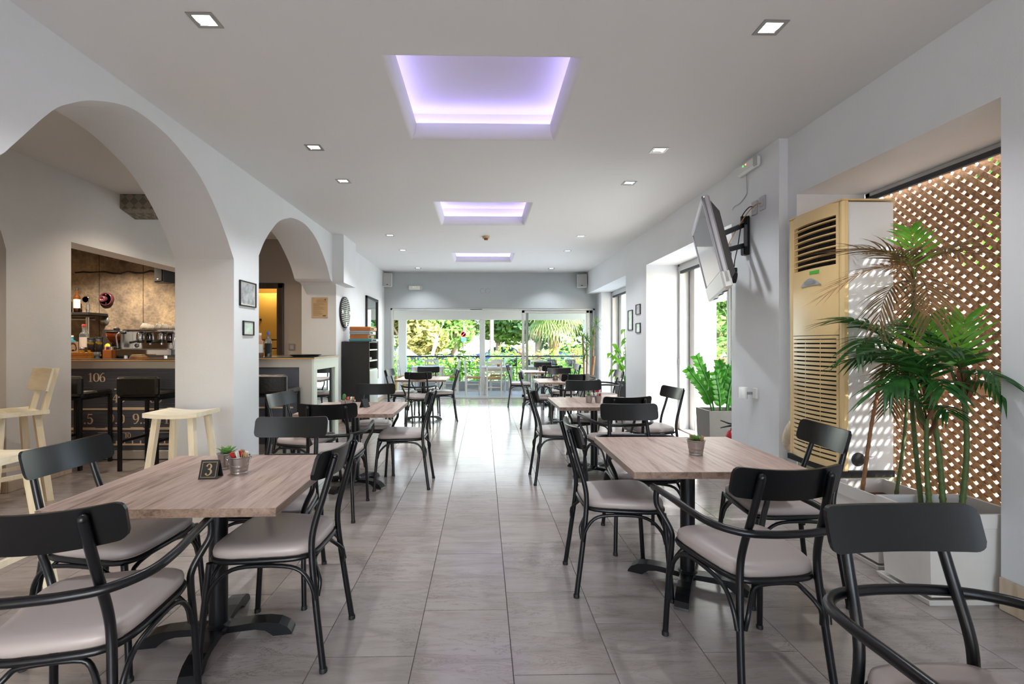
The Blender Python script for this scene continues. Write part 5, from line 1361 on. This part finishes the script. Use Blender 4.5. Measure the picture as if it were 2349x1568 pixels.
# ================================================================== PLANTS AT THE SIDE OPENINGS
def pot_box(t, a, b, h, mat='potd', taper=.9):
    m = MB(); rs = [(a * taper, b * taper, 0), (a, b, h), (a * .92, b * .92, h), (a * .9, b * .9, h - .04)]
    vs = [(sx * p, sy * q, z) for p, q, z in rs for sx, sy in ((-1, -1), (1, -1), (1, 1), (-1, 1))]
    m.add(vs, [(4 * i + k, 4 * i + (k + 1) % 4, 4 * i + 4 + (k + 1) % 4, 4 * i + 4 + k) for i in range(3) for k in range(4)] + [(3, 2, 1, 0)]); m.obj('pot', mat, t)
    m = MB(); m.add([(sx * a * .91, sy * b * .91, h - .03) for sx, sy in ((-1, -1), (1, -1), (1, 1), (-1, 1))], [(0, 1, 2, 3)]); m.obj('soil', 'soil', t)
def zz_plant(label, loc, stems):
    t = thing('potted_plant', label, 'plant', loc); pot_box(t, .21, .17, .535)
    for i, (x, y, dx, dy, L) in enumerate(stems):
        pts = smooth([(x, y, .48), (x + dx * .35, y + dy * .35, .5 + L * .5), (x + dx, y + dy, .5 + L)], 7)
        st = MB().tube(pts, [.012 * (1 - .6 * k / len(pts)) for k in range(len(pts))], 7).obj('stem', 'cactus', t)
        m = MB(); n = len(pts)
        for k in range(3, n):
            d = (pts[k] - pts[k - 1]).normalized(); sd = d.cross(V(dx * .6, 1, .1)).normalized(); nr = sd.cross(d)
            for s in (-1, 1): m.leaf(pts[k], d * .8 + sd * s * .75 + nr * .15 * (-1) ** k, nr, .135 * (1 - .3 * k / n), .056, .10, 4, .25)
        m.leaf(pts[-1], (pts[-1] - pts[-2]), V(dx, dy, 1), .09, .04); m.obj('leaves', 'zz', st)
zz_plant('dark planter with glossy feather-leaved stems inside the side door', (2.78, 5.42, 0), [(-.08, 0, -.30, -.05, .48), (-.05, .03, -.20, .0, .62), (0, 0, -.03, -.05, .56), (.05, -.04, .06, -.1, .54), (.02, .05, .12, .05, .5), (.08, 0, .18, -.05, .42), (-.02, -.06, -.12, -.12, .44)])
def extinguisher(label, loc, h=.40, r=.075):
    t = thing('fire_extinguisher', label, 'fire extinguisher', loc, 0, 'fire extinguishers')
    MB().lathe([(r * .9, 0), (r, .01), (r, h * .72), (r * .92, h * .82), (r * .6, h * .92), (.022, h * .96), (.022, h)], 20).obj('cylinder', 'red', t)
    m = MB(); m.box((-.015, -.015, h), (.015, .015, h + .045), ch=.003); m.lathe([(.02, 0), (.02, .018), (0, .02)], 12, T(0, -.012, h + .02) @ rx(PI / 2)); m.obj('valve', 'steel', t)
    MB().tube([(.0, 0, h + .045), (-.05, 0, h + .055), (-.13, 0, h + .085)], [.010, .010, .006], 6).obj('lever', 'rubber', t); MB().tube([(.0, 0, h + .03), (-.06, 0, h + .02), (-.13, 0, h + .005)], [.009, .009, .006], 6).obj('handle', 'rubber', t)
    MB().tube(smooth([(.02, 0, h + .02), (.10, 0, h - .02), (.105, .0, h * .5), (.085, 0, h * .2)], 5), .010, 7).obj('hose', 'rubber', t)
extinguisher('red fire extinguisher in front of the dark planter at the side door', (2.66, 4.92, 0)); extinguisher('red fire extinguisher by the strap-leaved plant near the terrace glass', (2.27, 9.35, 0), .56, .08)

def rosette(t, c, n, L, W, mat, seed):
    rg = random.Random(seed); m = MB()
    for k in range(n):
        a = 2.39996 * k; el = R(75 - 95 * k / n + rg.uniform(-8, 8)); m.leaf(c - V(0, 0, .05 * k / n), (math.cos(a) * math.cos(el), math.sin(a) * math.cos(el), math.sin(el)), (0, 0, 1), L * rg.uniform(.75, 1.05), W, .35, 5, .15)
    return m.obj('leaf_rosette', mat, t)
t = thing('potted_dracaena', 'tall strap-leaved cane plant in a grey pot in the terrace corner', 'plant', (2.32, 10.42, 0)); pot_box(t, .17, .17, .60, 'potd', .8)
for i, (pts, tops) in enumerate([([(-.06, -.03, .55), (-.07, -.02, 1.0), (-.10, -.05, 1.50)], [(-.16, -.06, 1.60), (-.08, 0, 1.40)]), ([(.0, .04, .55), (.02, .04, 1.0), (.0, .02, 1.3)], [(.0, .0, 1.38), (-.02, -.05, 1.12), (-.06, -.06, .98)]), ([(.08, -.04, .55), (.13, -.05, 1.05), (.16, -.06, 1.65)], [(.20, -.08, 1.74), (.13, -.06, 1.52), (.06, -.08, 1.30)])]):
    MB().tube(smooth(pts, 6), .020 - .003 * i, 8).obj('cane', 'cane', t)
    for k, p in enumerate(tops): rosette(t, V(*p), 26, .30, .020, 'drac', i * 5 + k)
MB().tube([(.10, -.09, .56), (.15, -.10, 1.02)], .030, 9).obj('cane', 'cane', t)
t = thing('potted_ficus', 'lime green big-leaved plant in a dark pot behind the pier with photos', 'plant', (2.78, 9.05, 0)); pot_box(t, .17, .17, .56, 'board')
rg = random.Random(9)
for i, (dx, dy, z1) in enumerate([(-.32, -.10, 1.12), (-.22, .05, 1.30), (-.08, -.14, 1.15), (.04, .05, 1.42), (-.10, .10, .95), (-.25, -.12, .80), (-.05, -.1, 1.58)]):
    pts = smooth([(.0, .0, .5), (dx * .3, dy * .3, .5 + (z1 - .5) * .6), (dx, dy, z1)], 5); MB().tube(pts, .007, 6).obj('stem', 'cactus', t)
    for k in range(7 if i != 6 else 2):
        p = pts[-1 - k % 4] if i != 6 else pts[-1]; a = rg.uniform(0, 6.28)
        m = MB(); m.leaf(p, (math.cos(a) - .3, math.sin(a), rg.uniform(-.4, .5)), (0, 0, 1), rg.uniform(.15, .22), .085, .5, 4, .15); m.obj('leaf', 'lime', t)

# ================================================================== OUTSIDE
def ground(name, lo, hi, mat): return struct(MB().box(lo, hi).obj(name, mat))
ground('terrace_floor', (-6, 11.42, -.5), (3.0, 13.2, -.004), 'paving'); ground('pool_terrace_floor', (3.12, .2, -.5), (14, 13.2, -.006), 'paving')
ground('terrain_ground', (-60, 13.2, -.6), (60, 90, -.30), 'asphalt'); ground('terrain_side', (14, -30, -.6), (60, 13.2, -.3), 'earth'); ground('terrain_front', (-60, -30, -.6), (14, -3.7, -.3), 'asphalt'); ground('terrain_left', (-60, -3.7, -.6), (-7.3, 13.2, -.3), 'asphalt')
ground('planting_bed_ground', (-8, 13.2, -.4), (9, 19, -.18), 'earth')
ground('pool_water', (5.0, 10.6, -.1), (8.5, 12.4, .002), 'pool')
tr = MB(); tr.box((-6, 11.42, 2.45), (6.5, 13.3, 2.65)); tr.box((-6, 12.98, 1.97), (6.5, 13.2, 2.46)); tr.box((3.0, 4.2, 2.62), (5.2, 11.42, 2.8)); struct(tr.obj('roof_terrace', 'outwhite'))
for i, (a, b) in enumerate(((-2.35, -2.14), (-.10, .06), (2.83, 3.10))):
    cm = MB(); cm.box((a, 12.98, 0), (b, 13.19, 1.97), ch=.008); struct(cm.obj('column_terrace', 'outwhite'))
lw = MB(); lw.box((-6, 13.02, 0), (-2.36, 13.18, .25)); lw.box((-2.13, 13.02, 0), (-.11, 13.18, .25)); lw.box((.07, 13.02, 0), (2.82, 13.18, .25)); struct(lw.obj('wall_parapet', 'outgrey'))
t = thing('terrace_railing', 'thin dark metal railing along the terrace edge', 'railing', (0, 13.1, 0))
for z, r in ((.945, .022), (.62, .010)): MB().cyl((-2.13, 0, z), (2.82, 0, z), r, 8).obj('rail', 'aludark', t)
for x in (-1.55, -.65, .95, 1.9): MB().cyl((x, 0, .24), (x, 0, .945), .010, 6).obj('post', 'aludark', t)
for nm, y0, y1, x1 in (('wall_outdoor', 6.85, 8.0, 3.46), ('wall_outdoor', 10.5, 11.42, 3.6)):
    o = struct(MB().box((3.13, y0, 0), (x1, y1, 2.62)).obj(nm, 'outwhite')); MB().box((3.13, y0 - .02, 0), (x1 + .03, y0, .17), ch=.003).obj('marble_plinth', 'skirt', o)
# white tables and rush chairs on the terrace
def white_table():
    t = thing('white_table', '', 'table', group='white terrace tables'); a = .40
    MB().box((-a, -.36, .685), (a, .36, .71), ch=.003).obj('tabletop', 'wpaint', t)
    m = MB()
    for lo, hi in (((-a + .05, -.31, .60), (a - .05, -.29, .685)), ((-a + .05, .29, .60), (a - .05, .31, .685)), ((-a + .05, -.31, .60), (-a + .07, .31, .685)), ((a - .07, -.31, .60), (a - .05, .31, .685))): m.box(lo, hi)
    m.obj('apron', 'wpaint', t)
    for sx in (-1, 1):
        for sy in (-1, 1): MB().box((sx * .345 - .028, sy * .305 - .028, 0), (sx * .345 + .028, sy * .305 + .028, .685), ch=.004).obj('leg', 'wpaint', t)
    return t
def rush_chair():
    t = thing('rush_chair', '', 'chair', group='white rush-seated terrace chairs')
    for sx in (-1, 1):
        MB().tube(smooth([(sx * .175, -.17, 0), (sx * .175, -.17, .45), (sx * .178, -.215, .87)], 4), .019, 8).obj('leg', 'wpaint', t); MB().tube([(sx * .20, .18, 0), (sx * .20, .18, .45)], .019, 8).obj('leg', 'wpaint', t)
        for z in (.14, .28): MB().cyl((sx * .175, -.17, z), (sx * .20, .18, z), .011, 6).obj('stretcher', 'wpaint', t)
    for z in (.20, .34): MB().cyl((-.2, .18, z), (.2, .18, z), .011, 6).obj('stretcher', 'wpaint', t)
    MB().cyl((-.175, -.17, .22), (.175, -.17, .22), .011, 6).obj('stretcher', 'wpaint', t)
    MB().box((-.205, -.18, .43), (.205, .195, .465), ch=.015).obj('seat', 'rush', t)
    for z, h in ((.82, .065), (.70, .04), (.58, .04)):
        pts = [(-.178 + .356 * i / 6, -.17 - .045 * (z - .45) / .42 - .02 * math.sin(PI * i / 6), z + .015 * math.sin(PI * i / 6)) for i in range(7)]
        m = MB(); vs = []
        for x, y, zz in pts: vs += [(x, y - .008, zz - h / 2), (x, y - .008, zz + h / 2), (x, y + .008, zz + h / 2), (x, y + .008, zz - h / 2)]
        m.add(vs, [(4 * i + k, 4 * i + 4 + k, 4 * i + 4 + (k + 1) % 4, 4 * i + (k + 1) % 4) for i in range(6) for k in range(4)]); m.obj('back_slat', 'wpaint', t)
    return t
WT = white_table(); WT.location = (-1.43, 12.25, 0); WT['label'] = 'white painted terrace table on the bookcase side, behind the column'
dup(WT, (.36, 12.15, 0), 0, 'white painted terrace table in the middle, by the open doorway'); dup(WT, (1.55, 12.25, 0), 0, 'white painted terrace table behind the sliding glass leaves')
RC = rush_chair()
for i, (x, y, a, lab) in enumerate([(-2.02, 12.25, -88, 'white rush chair nearest the terrace column on the bookcase side'), (-1.42, 12.72, 180, 'white rush chair against the parapet behind the farther-left terrace table'),
                                    (-.83, 12.2, 88, 'white rush chair facing the terrace table on the bookcase side, nearest the aisle'), (-.26, 11.86, -84, 'white rush chair seen from the side at the middle terrace table'),
                                    (.27, 11.66, 2, 'white rush chair with its back to the doorway at the middle terrace table'), (.40, 12.72, 178, 'white rush chair against the parapet at the middle terrace table'), (1.50, 12.73, 180, 'white rush chair against the parapet behind the glass'), (1.50, 11.72, 3, 'white rush chair just outside the sliding glass')]):
    if i == 0: RC.location = (x, y, 0); RC.rotation_euler = (0, 0, R(a)); RC['label'] = lab
    else: dup(RC, (x, y, 0), R(a), lab)
potted('zinc pot on the middle white terrace table', (.62, 12.2, .71), 'sachets', .04, .032, .07)
t = thing('tea_light_holder', 'brown glass tea light holder on the middle white terrace table', 'holder', (.40, 12.12, .71)); MB().lathe([(0, 0), (.035, 0), (.038, .07), (.034, .07), (.03, .006), (0, .006)], 14).obj('holder', 'boxorange', t)
m = MB(); N = 12
for i in range(N): m.add([(-.16 + .32 * i / N, .02 * math.sin(i * 1.6), 0), (-.16 + .32 * (i + 1) / N, .02 * math.sin((i + 1) * 1.6), 0), (-.16 + .32 * (i + 1) / N, .02 * math.sin((i + 1) * 1.6), .42), (-.16 + .32 * i / N, .02 * math.sin(i * 1.6), .42)], [(0, 1, 2, 3)], True)
tag(m.obj('ochre_cloth', 'cloth', None, (-2.24, 12.72, .0)), 'ochre striped cloth hanging beside the terrace column', 'cloth')

# leaf clouds
def cloud(m, c, rad, n, size, rg, shell=.55):
    for _ in range(n):
        while True:
            p = V(rg.uniform(-1, 1), rg.uniform(-1, 1), rg.uniform(-1, 1))
            if shell < p.length < 1: break
        q = V(c[0] + p.x * rad[0], c[1] + p.y * rad[1], c[2] + p.z * rad[2])
        u = V(rg.gauss(0, 1), rg.gauss(0, 1), rg.gauss(0, .6)).normalized(); v = u.orthogonal().normalized(); s = size * rg.uniform(.6, 1.2)
        m.add([q - u * s, q - v * s * .55, q + u * s, q + v * s * .55], [(0, 1, 2, 3)])
    return m
def tree(label, x, y, h, r, mat, trunk_h, seed, n=1500, size=.17, tr=.16, name='tree'):
    n = int(n * 2.2); size *= 1.15
    rg = random.Random(seed); t = thing(name, label, 'tree', (x, y, -.3), 0, 'trees along the street')
    MB().tube(smooth([(0, 0, 0), (.08, 0, trunk_h * .6), (0, .1, trunk_h + r * .5)], 4), [tr * (1 - .04 * i) for i in range(9)], 10).obj('trunk', 'bark', t)
    for k in range(3):
        a = k * 2.1 + seed; MB().tube([(0, 0, trunk_h * .9), (math.cos(a) * r * .6, math.sin(a) * r * .6, trunk_h + r * .6)], [tr * .5, tr * .2], 7).obj('branch', 'bark', t)
    m = MB()
    for k in range(11):
        a = rg.uniform(0, 6.28); rr = r * rg.uniform(.2, .75); rc = r * rg.uniform(.42, .62)
        cloud(m, (math.cos(a) * rr, math.sin(a) * rr, trunk_h + (h - trunk_h) * rg.uniform(.02, .8)), (rc, rc, rc * .8), n // 11, size, rg)
    m.obj('crown', mat, t, kind='stuff')
tree('olive-leaved tree at the left end beyond the terrace column', -6.6, 19.0, 6.0, 2.2, 'tree1', .9, 1, 2200, .15)
tree('small orange and yellow tree beyond the first terrace bay', -4.4, 27.0, 5.0, 2.2, 'tree3', 1.5, 2, 1800, .17)
tree('pale yellow-green tree beside the orange tree', -3.3, 31.0, 5.2, 2.4, 'tree1', 1.2, 12, 1600, .2)
tree('broad green tree behind the no-stopping sign', -1.9, 30.0, 7.5, 3.2, 'tree1', 2.1, 3, 2600, .2, .22)
tree('green tree behind the middle terrace column', 1.0, 33.0, 7.5, 3.0, 'tree1', 2.1, 4, 2400, .2, .22)
tree('dark green pale-trunked tree behind the green bin', 3.6, 31.0, 7.5, 3.3, 'tree2', 2.0, 5, 2600, .2, .26)
tree('dark green pale-trunked tree behind the fan palm', 7.0, 30.0, 7.5, 3.3, 'tree2', 2.0, 6, 2600, .2, .26)
tree('green tree beyond the right end of the terrace', 11.0, 26.0, 7.0, 3.2, 'tree1', 1.2, 7, 2200, .19)
tree('tree standing by the pool beyond the side door', 10.5, 19.5, 6.5, 2.6, 'tree1', 1.0, 8, 2200, .16)
tree('tall tree seen through the timber lattice', 9.5, 6.0, 6.0, 2.6, 'hedge', 1.2, 9, 1800, .16)
def hedge(label, x0, x1, y0, y1, z0, z1, mat, n, size, seed, name='hedge', cat='hedge'):
    rg = random.Random(seed); m = MB(); k = max(2, int((x1 - x0) / .7))
    for i in range(k):
        f = (i + .5) / k; cloud(m, (x0 + (x1 - x0) * f, (y0 + y1) / 2 + rg.uniform(-.1, .1), z0 + (z1 - z0) * .5), ((x1 - x0) / k * .75, (y1 - y0) / 2, (z1 - z0) * rg.uniform(.42, .6)), n // k, size, rg, .3)
    o = m.obj(name, mat); tag(o, label, cat, 'hedges beyond the terrace', 'stuff'); return o
hedge('bright green hedge right behind the terrace railing', -2.3, 2.8, 13.35, 14.0, -.2, .80, 'bright', 3000, .05, 21); hedge('leafy green shrubs behind the first terrace bay', -3.6, -.1, 15.2, 16.4, -.2, .95, 'hedge', 1500, .07, 22)
hedge('green hedge between the middle column and the fan palm', .2, 3.6, 15.6, 17.0, -.2, 1.18, 'hedge', 1800, .07, 23); hedge('tall green hedge to the right of the fan palm', 3.2, 7.5, 18.5, 20.0, -.2, 1.50, 'hedge', 1800, .08, 24); hedge('dense shrubs at the left end beyond the terrace', -5.5, -2.8, 14.5, 15.8, -.2, 1.3, 'tree1', 1400, .07, 25)
hedge('green hedge at the far side of the pool', 4.5, 14, 14.2, 15.4, -.2, 1.5, 'hedge', 2200, .08, 26)
t = thing('climbing_plant', 'bright large-leaved plant climbing over the parapet and railing', 'plant', (-.62, 13.0, .2)); rg = random.Random(31)
for i in range(6):
    x = -.25 + .1 * i; top = V(x + rg.uniform(-.12, .12), -.12, rg.uniform(.5, 1.0)); pts = smooth([(x, .05, .05), (x, -.05, top.z * .6), top], 5); st = MB().tube(pts, .008, 5).obj('stem', 'cactus', t)
    m = MB()
    for p in pts[2:]:
        for k in range(2):
            a = rg.uniform(0, 6.28); m.leaf(p, (math.cos(a), math.sin(a), rg.uniform(-.5, .4)), (0, 0, 1), rg.uniform(.10, .17), .09, .4, 3, .2)
    m.obj('leaves', 'bright', st)
# fan palm
t = thing('fan_palm', 'fan palm with a rough brown trunk and drooping dry fans', 'palm tree', (2.62, 17.2, -.2)); N = 26
m = MB(); pr = []
for i in range(N + 1): pr += [(.20 - .0025 * i + (.03 if i % 2 else 0), i * .115)]
m.lathe(pr, 14); rg = random.Random(8)
m.obj('trunk', 'palmbark', t)
for k in range(60):
    a = k * 2.4; z = .25 + k * .042; b = MB(); b.leaf((math.cos(a) * .17, math.sin(a) * .17, z), (math.cos(a) * .6, math.sin(a) * .6, .9), (0, 0, 1), .16, .10, 0, 2, .4); b.obj('leaf_base', 'palmbark', t)
def fan_mesh(seed, L=.95):
    rg = random.Random(seed); m = MB(); m.tube([(0, 0, 0), (.55, 0, -.05)], [.018, .012], 5)
    for k in range(26):
        a = R(-115 + 230 * k / 25); m.leaf((.55, 0, -.05), (math.cos(a), math.sin(a), -.12), (0, 0, 1), L * (.75 + .25 * math.cos(a)) * rg.uniform(.9, 1.05), .065, .55, 5, .3)
    return m
fm = [fan_mesh(1), fan_mesh(2)]; fo = {}
for i, (az, el, mat) in enumerate([(200, 5, 'fan'), (180, -30, 'palmtan'), (230, -20, 'fan'), (250, -38, 'fan'), (280, -30, 'fan'), (310, -35, 'fan'), (340, -20, 'fan'), (0, -5, 'fan'), (160, 10, 'fan'), (20, 20, 'fan'), (120, 10, 'fan'), (60, 15, 'fan'), (215, 20, 'fan'), (300, -5, 'fan'), (265, 5, 'fan'), (195, -20, 'fan')]):
    X = T(0, 0, 2.75) @ rz(R(az)) @ ry(R(-el))
    if (i % 2, mat) in fo: inst(fo[i % 2, mat], 'fan_leaf', t, X)
    else: o = fm[i % 2].obj('fan_leaf', mat, t); o.matrix_basis = X; fo[i % 2, mat] = o
for lab, x, y, h in (('rust-brown dried shrub column left of the fan palm', 1.30, 15.0, 1.25), ('round rust-brown dried shrub before the fan palm', 1.78, 15.0, 1.0), ('rust-brown dried shrub at the right terrace column', 3.05, 15.6, 1.15)):
    rg = random.Random(int(x * 9)); m = MB()
    for k in range(5): cloud(m, (x + rg.uniform(-.06, .06), y, .0 + h * (k + .4) / 5), (.16, .16, .16), 90, .035, rg)
    tag(m.obj('dry_shrub', 'brick'), lab, 'shrub', 'dried shrubs', 'stuff')

# street: facade, cars, bins, sign, bicycles
fc = thing('street_building', 'long cream building with dark windows across the street', 'building', (0, 46, -.3)); MB().box((-40, 0, 0), (40, 3, 9)).obj('wall', 'facade', fc); MB().box((-40, -1.2, 0), (40, -1.0, 1.3)).obj('boundary_wall', 'facade', fc)
wm = None
for k in range(26):
    if wm is None: wm = MB().box((-.7, -.05, 1.9), (.7, .02, 4.4)).obj('window', 'winglass', fc); wm.location = (-32, 0, 0)
    else: o = bpy.data.objects.new('window', wm.data); COL.objects.link(o); o.parent = fc; o.location = (-32 + 2.6 * k, 0, 0)
def car(label, loc, rot, mat):
    t = thing('car', label, 'car', loc, rot, 'cars on the street'); hw = .84
    body = [(-2.0, .32), (-2.02, .70), (-1.85, .86), (-1.05, .92), (-.45, 1.36), (.85, 1.42), (1.55, 1.05), (1.95, .92), (2.02, .55), (1.98, .30)]
    m = MB(); m.prism(body, lambda x, z, h: (x, h * (1 if z < .95 else .86), z), -hw, hw); m.obj('body', mat, t)
    for s in (-1, 1):
        for poly in ([(-.92, .95), (-.42, 1.30), (.15, 1.34), (.15, .97)], [(.22, .97), (.22, 1.34), (.82, 1.36), (1.28, 1.06), (1.2, .98)]):
            m = MB(); m.prism(poly, lambda x, z, h: (x, s * (hw * (.985 if z < 1 else .875) + h), z), 0, .02); m.obj('side_window', 'carglass', t)
    m = MB(); m.add([(1.50, -.62, 1.10), (1.50, .62, 1.10), (.93, .60, 1.41), (.93, -.60, 1.41)], [(0, 1, 2, 3)]); m.v = [v + V(.02, 0, .02) for v in m.v]; m.obj('rear_window', 'carglass', t)
    for x in (-1.3, 1.25):
        for s in (-1, 1): MB().lathe([(.0, -.09), (.19, -.095), (.30, -.09), (.31, 0), (.30, .09), (.19, .095), (0, .09)], 18, T(x, s * .76, .31) @ rx(PI / 2)).obj('wheel', 'tyre', t)
    for s in (-1, 1): MB().box((1.93, s * .68 - .1, .68), (2.03, s * .68 + .1, .92), ch=.01).obj('tail_lamp', 'signred', t)
car('dark navy car parked beyond the first terrace bay', (-4.35, 23.5, -.3), R(200), 'car'); car('blue car parked behind the green bin', (1.0, 34.5, -.3), R(10), 'carb'); car('blue car partly behind a pale tree trunk', (6.3, 35.0, -.3), R(4), 'carb')
t = thing('waste_bin', 'green wheeled bin with a dark lid on the street', 'bin', (.95, 26.5, -.3))
m = MB(); m.prism([(-.42, 0), (.42, 0), (.55, 1.0), (-.55, 1.0)], lambda x, z, h: (x, h, z), -.4, .4); m.obj('body', 'bin', t); MB().box((-.58, -.43, 1.0), (.58, .43, 1.08), ch=.02).obj('lid', 'binlid', t)
for s in (-1, 1): MB().lathe([(.1, -.03), (.1, .03)], 12, T(s * .35, .3, .1) @ rx(PI / 2)).obj('wheel', 'tyre', t)
t = thing('street_sign', 'round red and blue no-stopping sign with a blue plate on a pole', 'sign', (-1.12, 27, -.3)); MB().cyl((0, 0, 0), (0, 0, 2.9), .05, 10).obj('pole', 'steel', t)
X = T(0, -.06, 2.15) @ rx(PI / 2); MB().lathe([(.16, 0), (.16, .01), (0, .01)], 28, X).obj('rim', 'signred', t); MB().lathe([(.125, .012), (0, .012)], 28, X).obj('disc', 'blue', t); m = MB(); m.box((-.02, -.078, -.125), (.02, -.073, .125), T(0, 0, 2.15) @ ry(R(45))); m.obj('bar', 'signred', t)
MB().box((-.15, -.07, 1.74), (.15, -.05, 1.95), ch=.01).obj('plate', 'blue', t)
t = thing('utility_pole', 'pale leaning utility pole with a stay wire', 'pole', (-2.9, 24, -.3)); MB().tube([(0, 0, 0), (.55, 0, 1.9)], .09, 10).obj('stub', 'outwhite', t); MB().tube([(.45, 0, 1.6), (1.6, 0, 4.6)], .015, 5).obj('stay_wire', 'outwhite', t)
t = thing('lamp_post', 'dark street pole beside the no-stopping sign', 'pole', (.45, 24, -.3)); MB().cyl((0, 0, 0), (0, 0, 5), .10, 10).obj('pole', 'bark', t)
def bicycle():
    t = thing('bicycle', '', 'bicycle', group='parked bicycles')
    for x in (-.52, .52):
        c = [(x + .33 * math.cos(a), 0, .34 + .33 * math.sin(a)) for a in [2 * PI * i / 24 for i in range(24)]]; wl_ = MB().tube(c, .017, 6, True).obj('wheel', 'tyre', t)
        m = MB()
        for i in range(8): a = PI * i / 8; m.cyl((x - .32 * math.cos(a), 0, .34 - .32 * math.sin(a)), (x + .32 * math.cos(a), 0, .34 + .32 * math.sin(a)), .0025, 4)
        m.obj('spokes', 'steel', wl_, kind='stuff')
    for a, b in (((-.12, 0, .30), (-.22, 0, .82)), ((-.12, 0, .30), (.38, 0, .66)), ((-.20, 0, .74), (.36, 0, .78)), ((-.52, 0, .34), (-.12, 0, .30)), ((-.52, 0, .34), (-.20, 0, .74)), ((.52, 0, .34), (.35, 0, .95))): MB().cyl(a, b, .017, 8).obj('frame_tube', 'car', t)
    MB().tube(smooth([(.22, -.30, 1.02), (.30, -.26, 1.03), (.36, -.10, 1.04), (.35, 0, 1.00), (.36, .10, 1.04), (.30, .26, 1.03), (.22, .30, 1.02)], 4), .013, 7).obj('handlebar', 'chrome', t)
    for s in (-1, 1): MB().cyl((.16, s * .31, 1.02), (.27, s * .28, 1.03), .019, 8).obj('grip', 'tyre', t)
    m = MB(); m.prism([(-.36, -.075), (-.36, .075), (-.22, .05), (-.06, .015), (-.06, -.015), (-.22, -.05)], lambda x, y, h: (x, y, h), .83, .88); m.obj('saddle', 'tyre', t)
    m = MB(); m.box((.42, -.15, .76), (.66, .15, .98)); m.obj('basket', 'aludark', t); MB().cyl((-.12, -.08, .30), (-.12, .08, .30), .05, 12).obj('crank', 'steel', t)
    return t
BK = bicycle()
for i, (x, y, a) in enumerate([(.95, 14.8, 88), (1.6, 14.8, 90), (2.25, 14.8, 88), (2.9, 14.8, 92), (3.55, 14.8, 90), (-.2, 18, 88), (-.85, 18, 90), (-1.5, 18, 92), (-2.15, 18, 90), (-2.8, 18, 88)]):
    lab = 'parked bicycle, %s from the middle column, in the row behind the %s bay' % (('first', 'second', 'third', 'fourth', 'fifth')[i % 5], 'glazed' if i < 5 else 'open left')
    if i == 0: BK.location = (x, y, -.2); BK.rotation_euler = (0, 0, R(a)); BK['label'] = lab
    else: dup(BK, (x, y, -.2), R(a), lab)
for i, (x, y, a) in enumerate([(5.6, 13.0, 20), (6.6, 13.0, 160)]): # red seats by the pool
    t = thing('pool_chair', ('red-brown chair by the pool, nearer the door', 'red-brown chair by the pool, farther from the door')[i], 'chair', (x, y, 0), R(a), 'pool chairs')
    MB().box((-.24, -.24, .40), (.24, .24, .44), ch=.01).obj('seat', 'brick', t); MB().box((-.24, -.26, .44), (.24, -.22, .90), ch=.01).obj('backrest', 'brick', t)
    for sx in (-1, 1):
        for sy in (-1, 1): MB().box((sx * .21 - .02, sy * .21 - .02, 0), (sx * .21 + .02, sy * .21 + .02, .40)).obj('leg', 'brick', t)
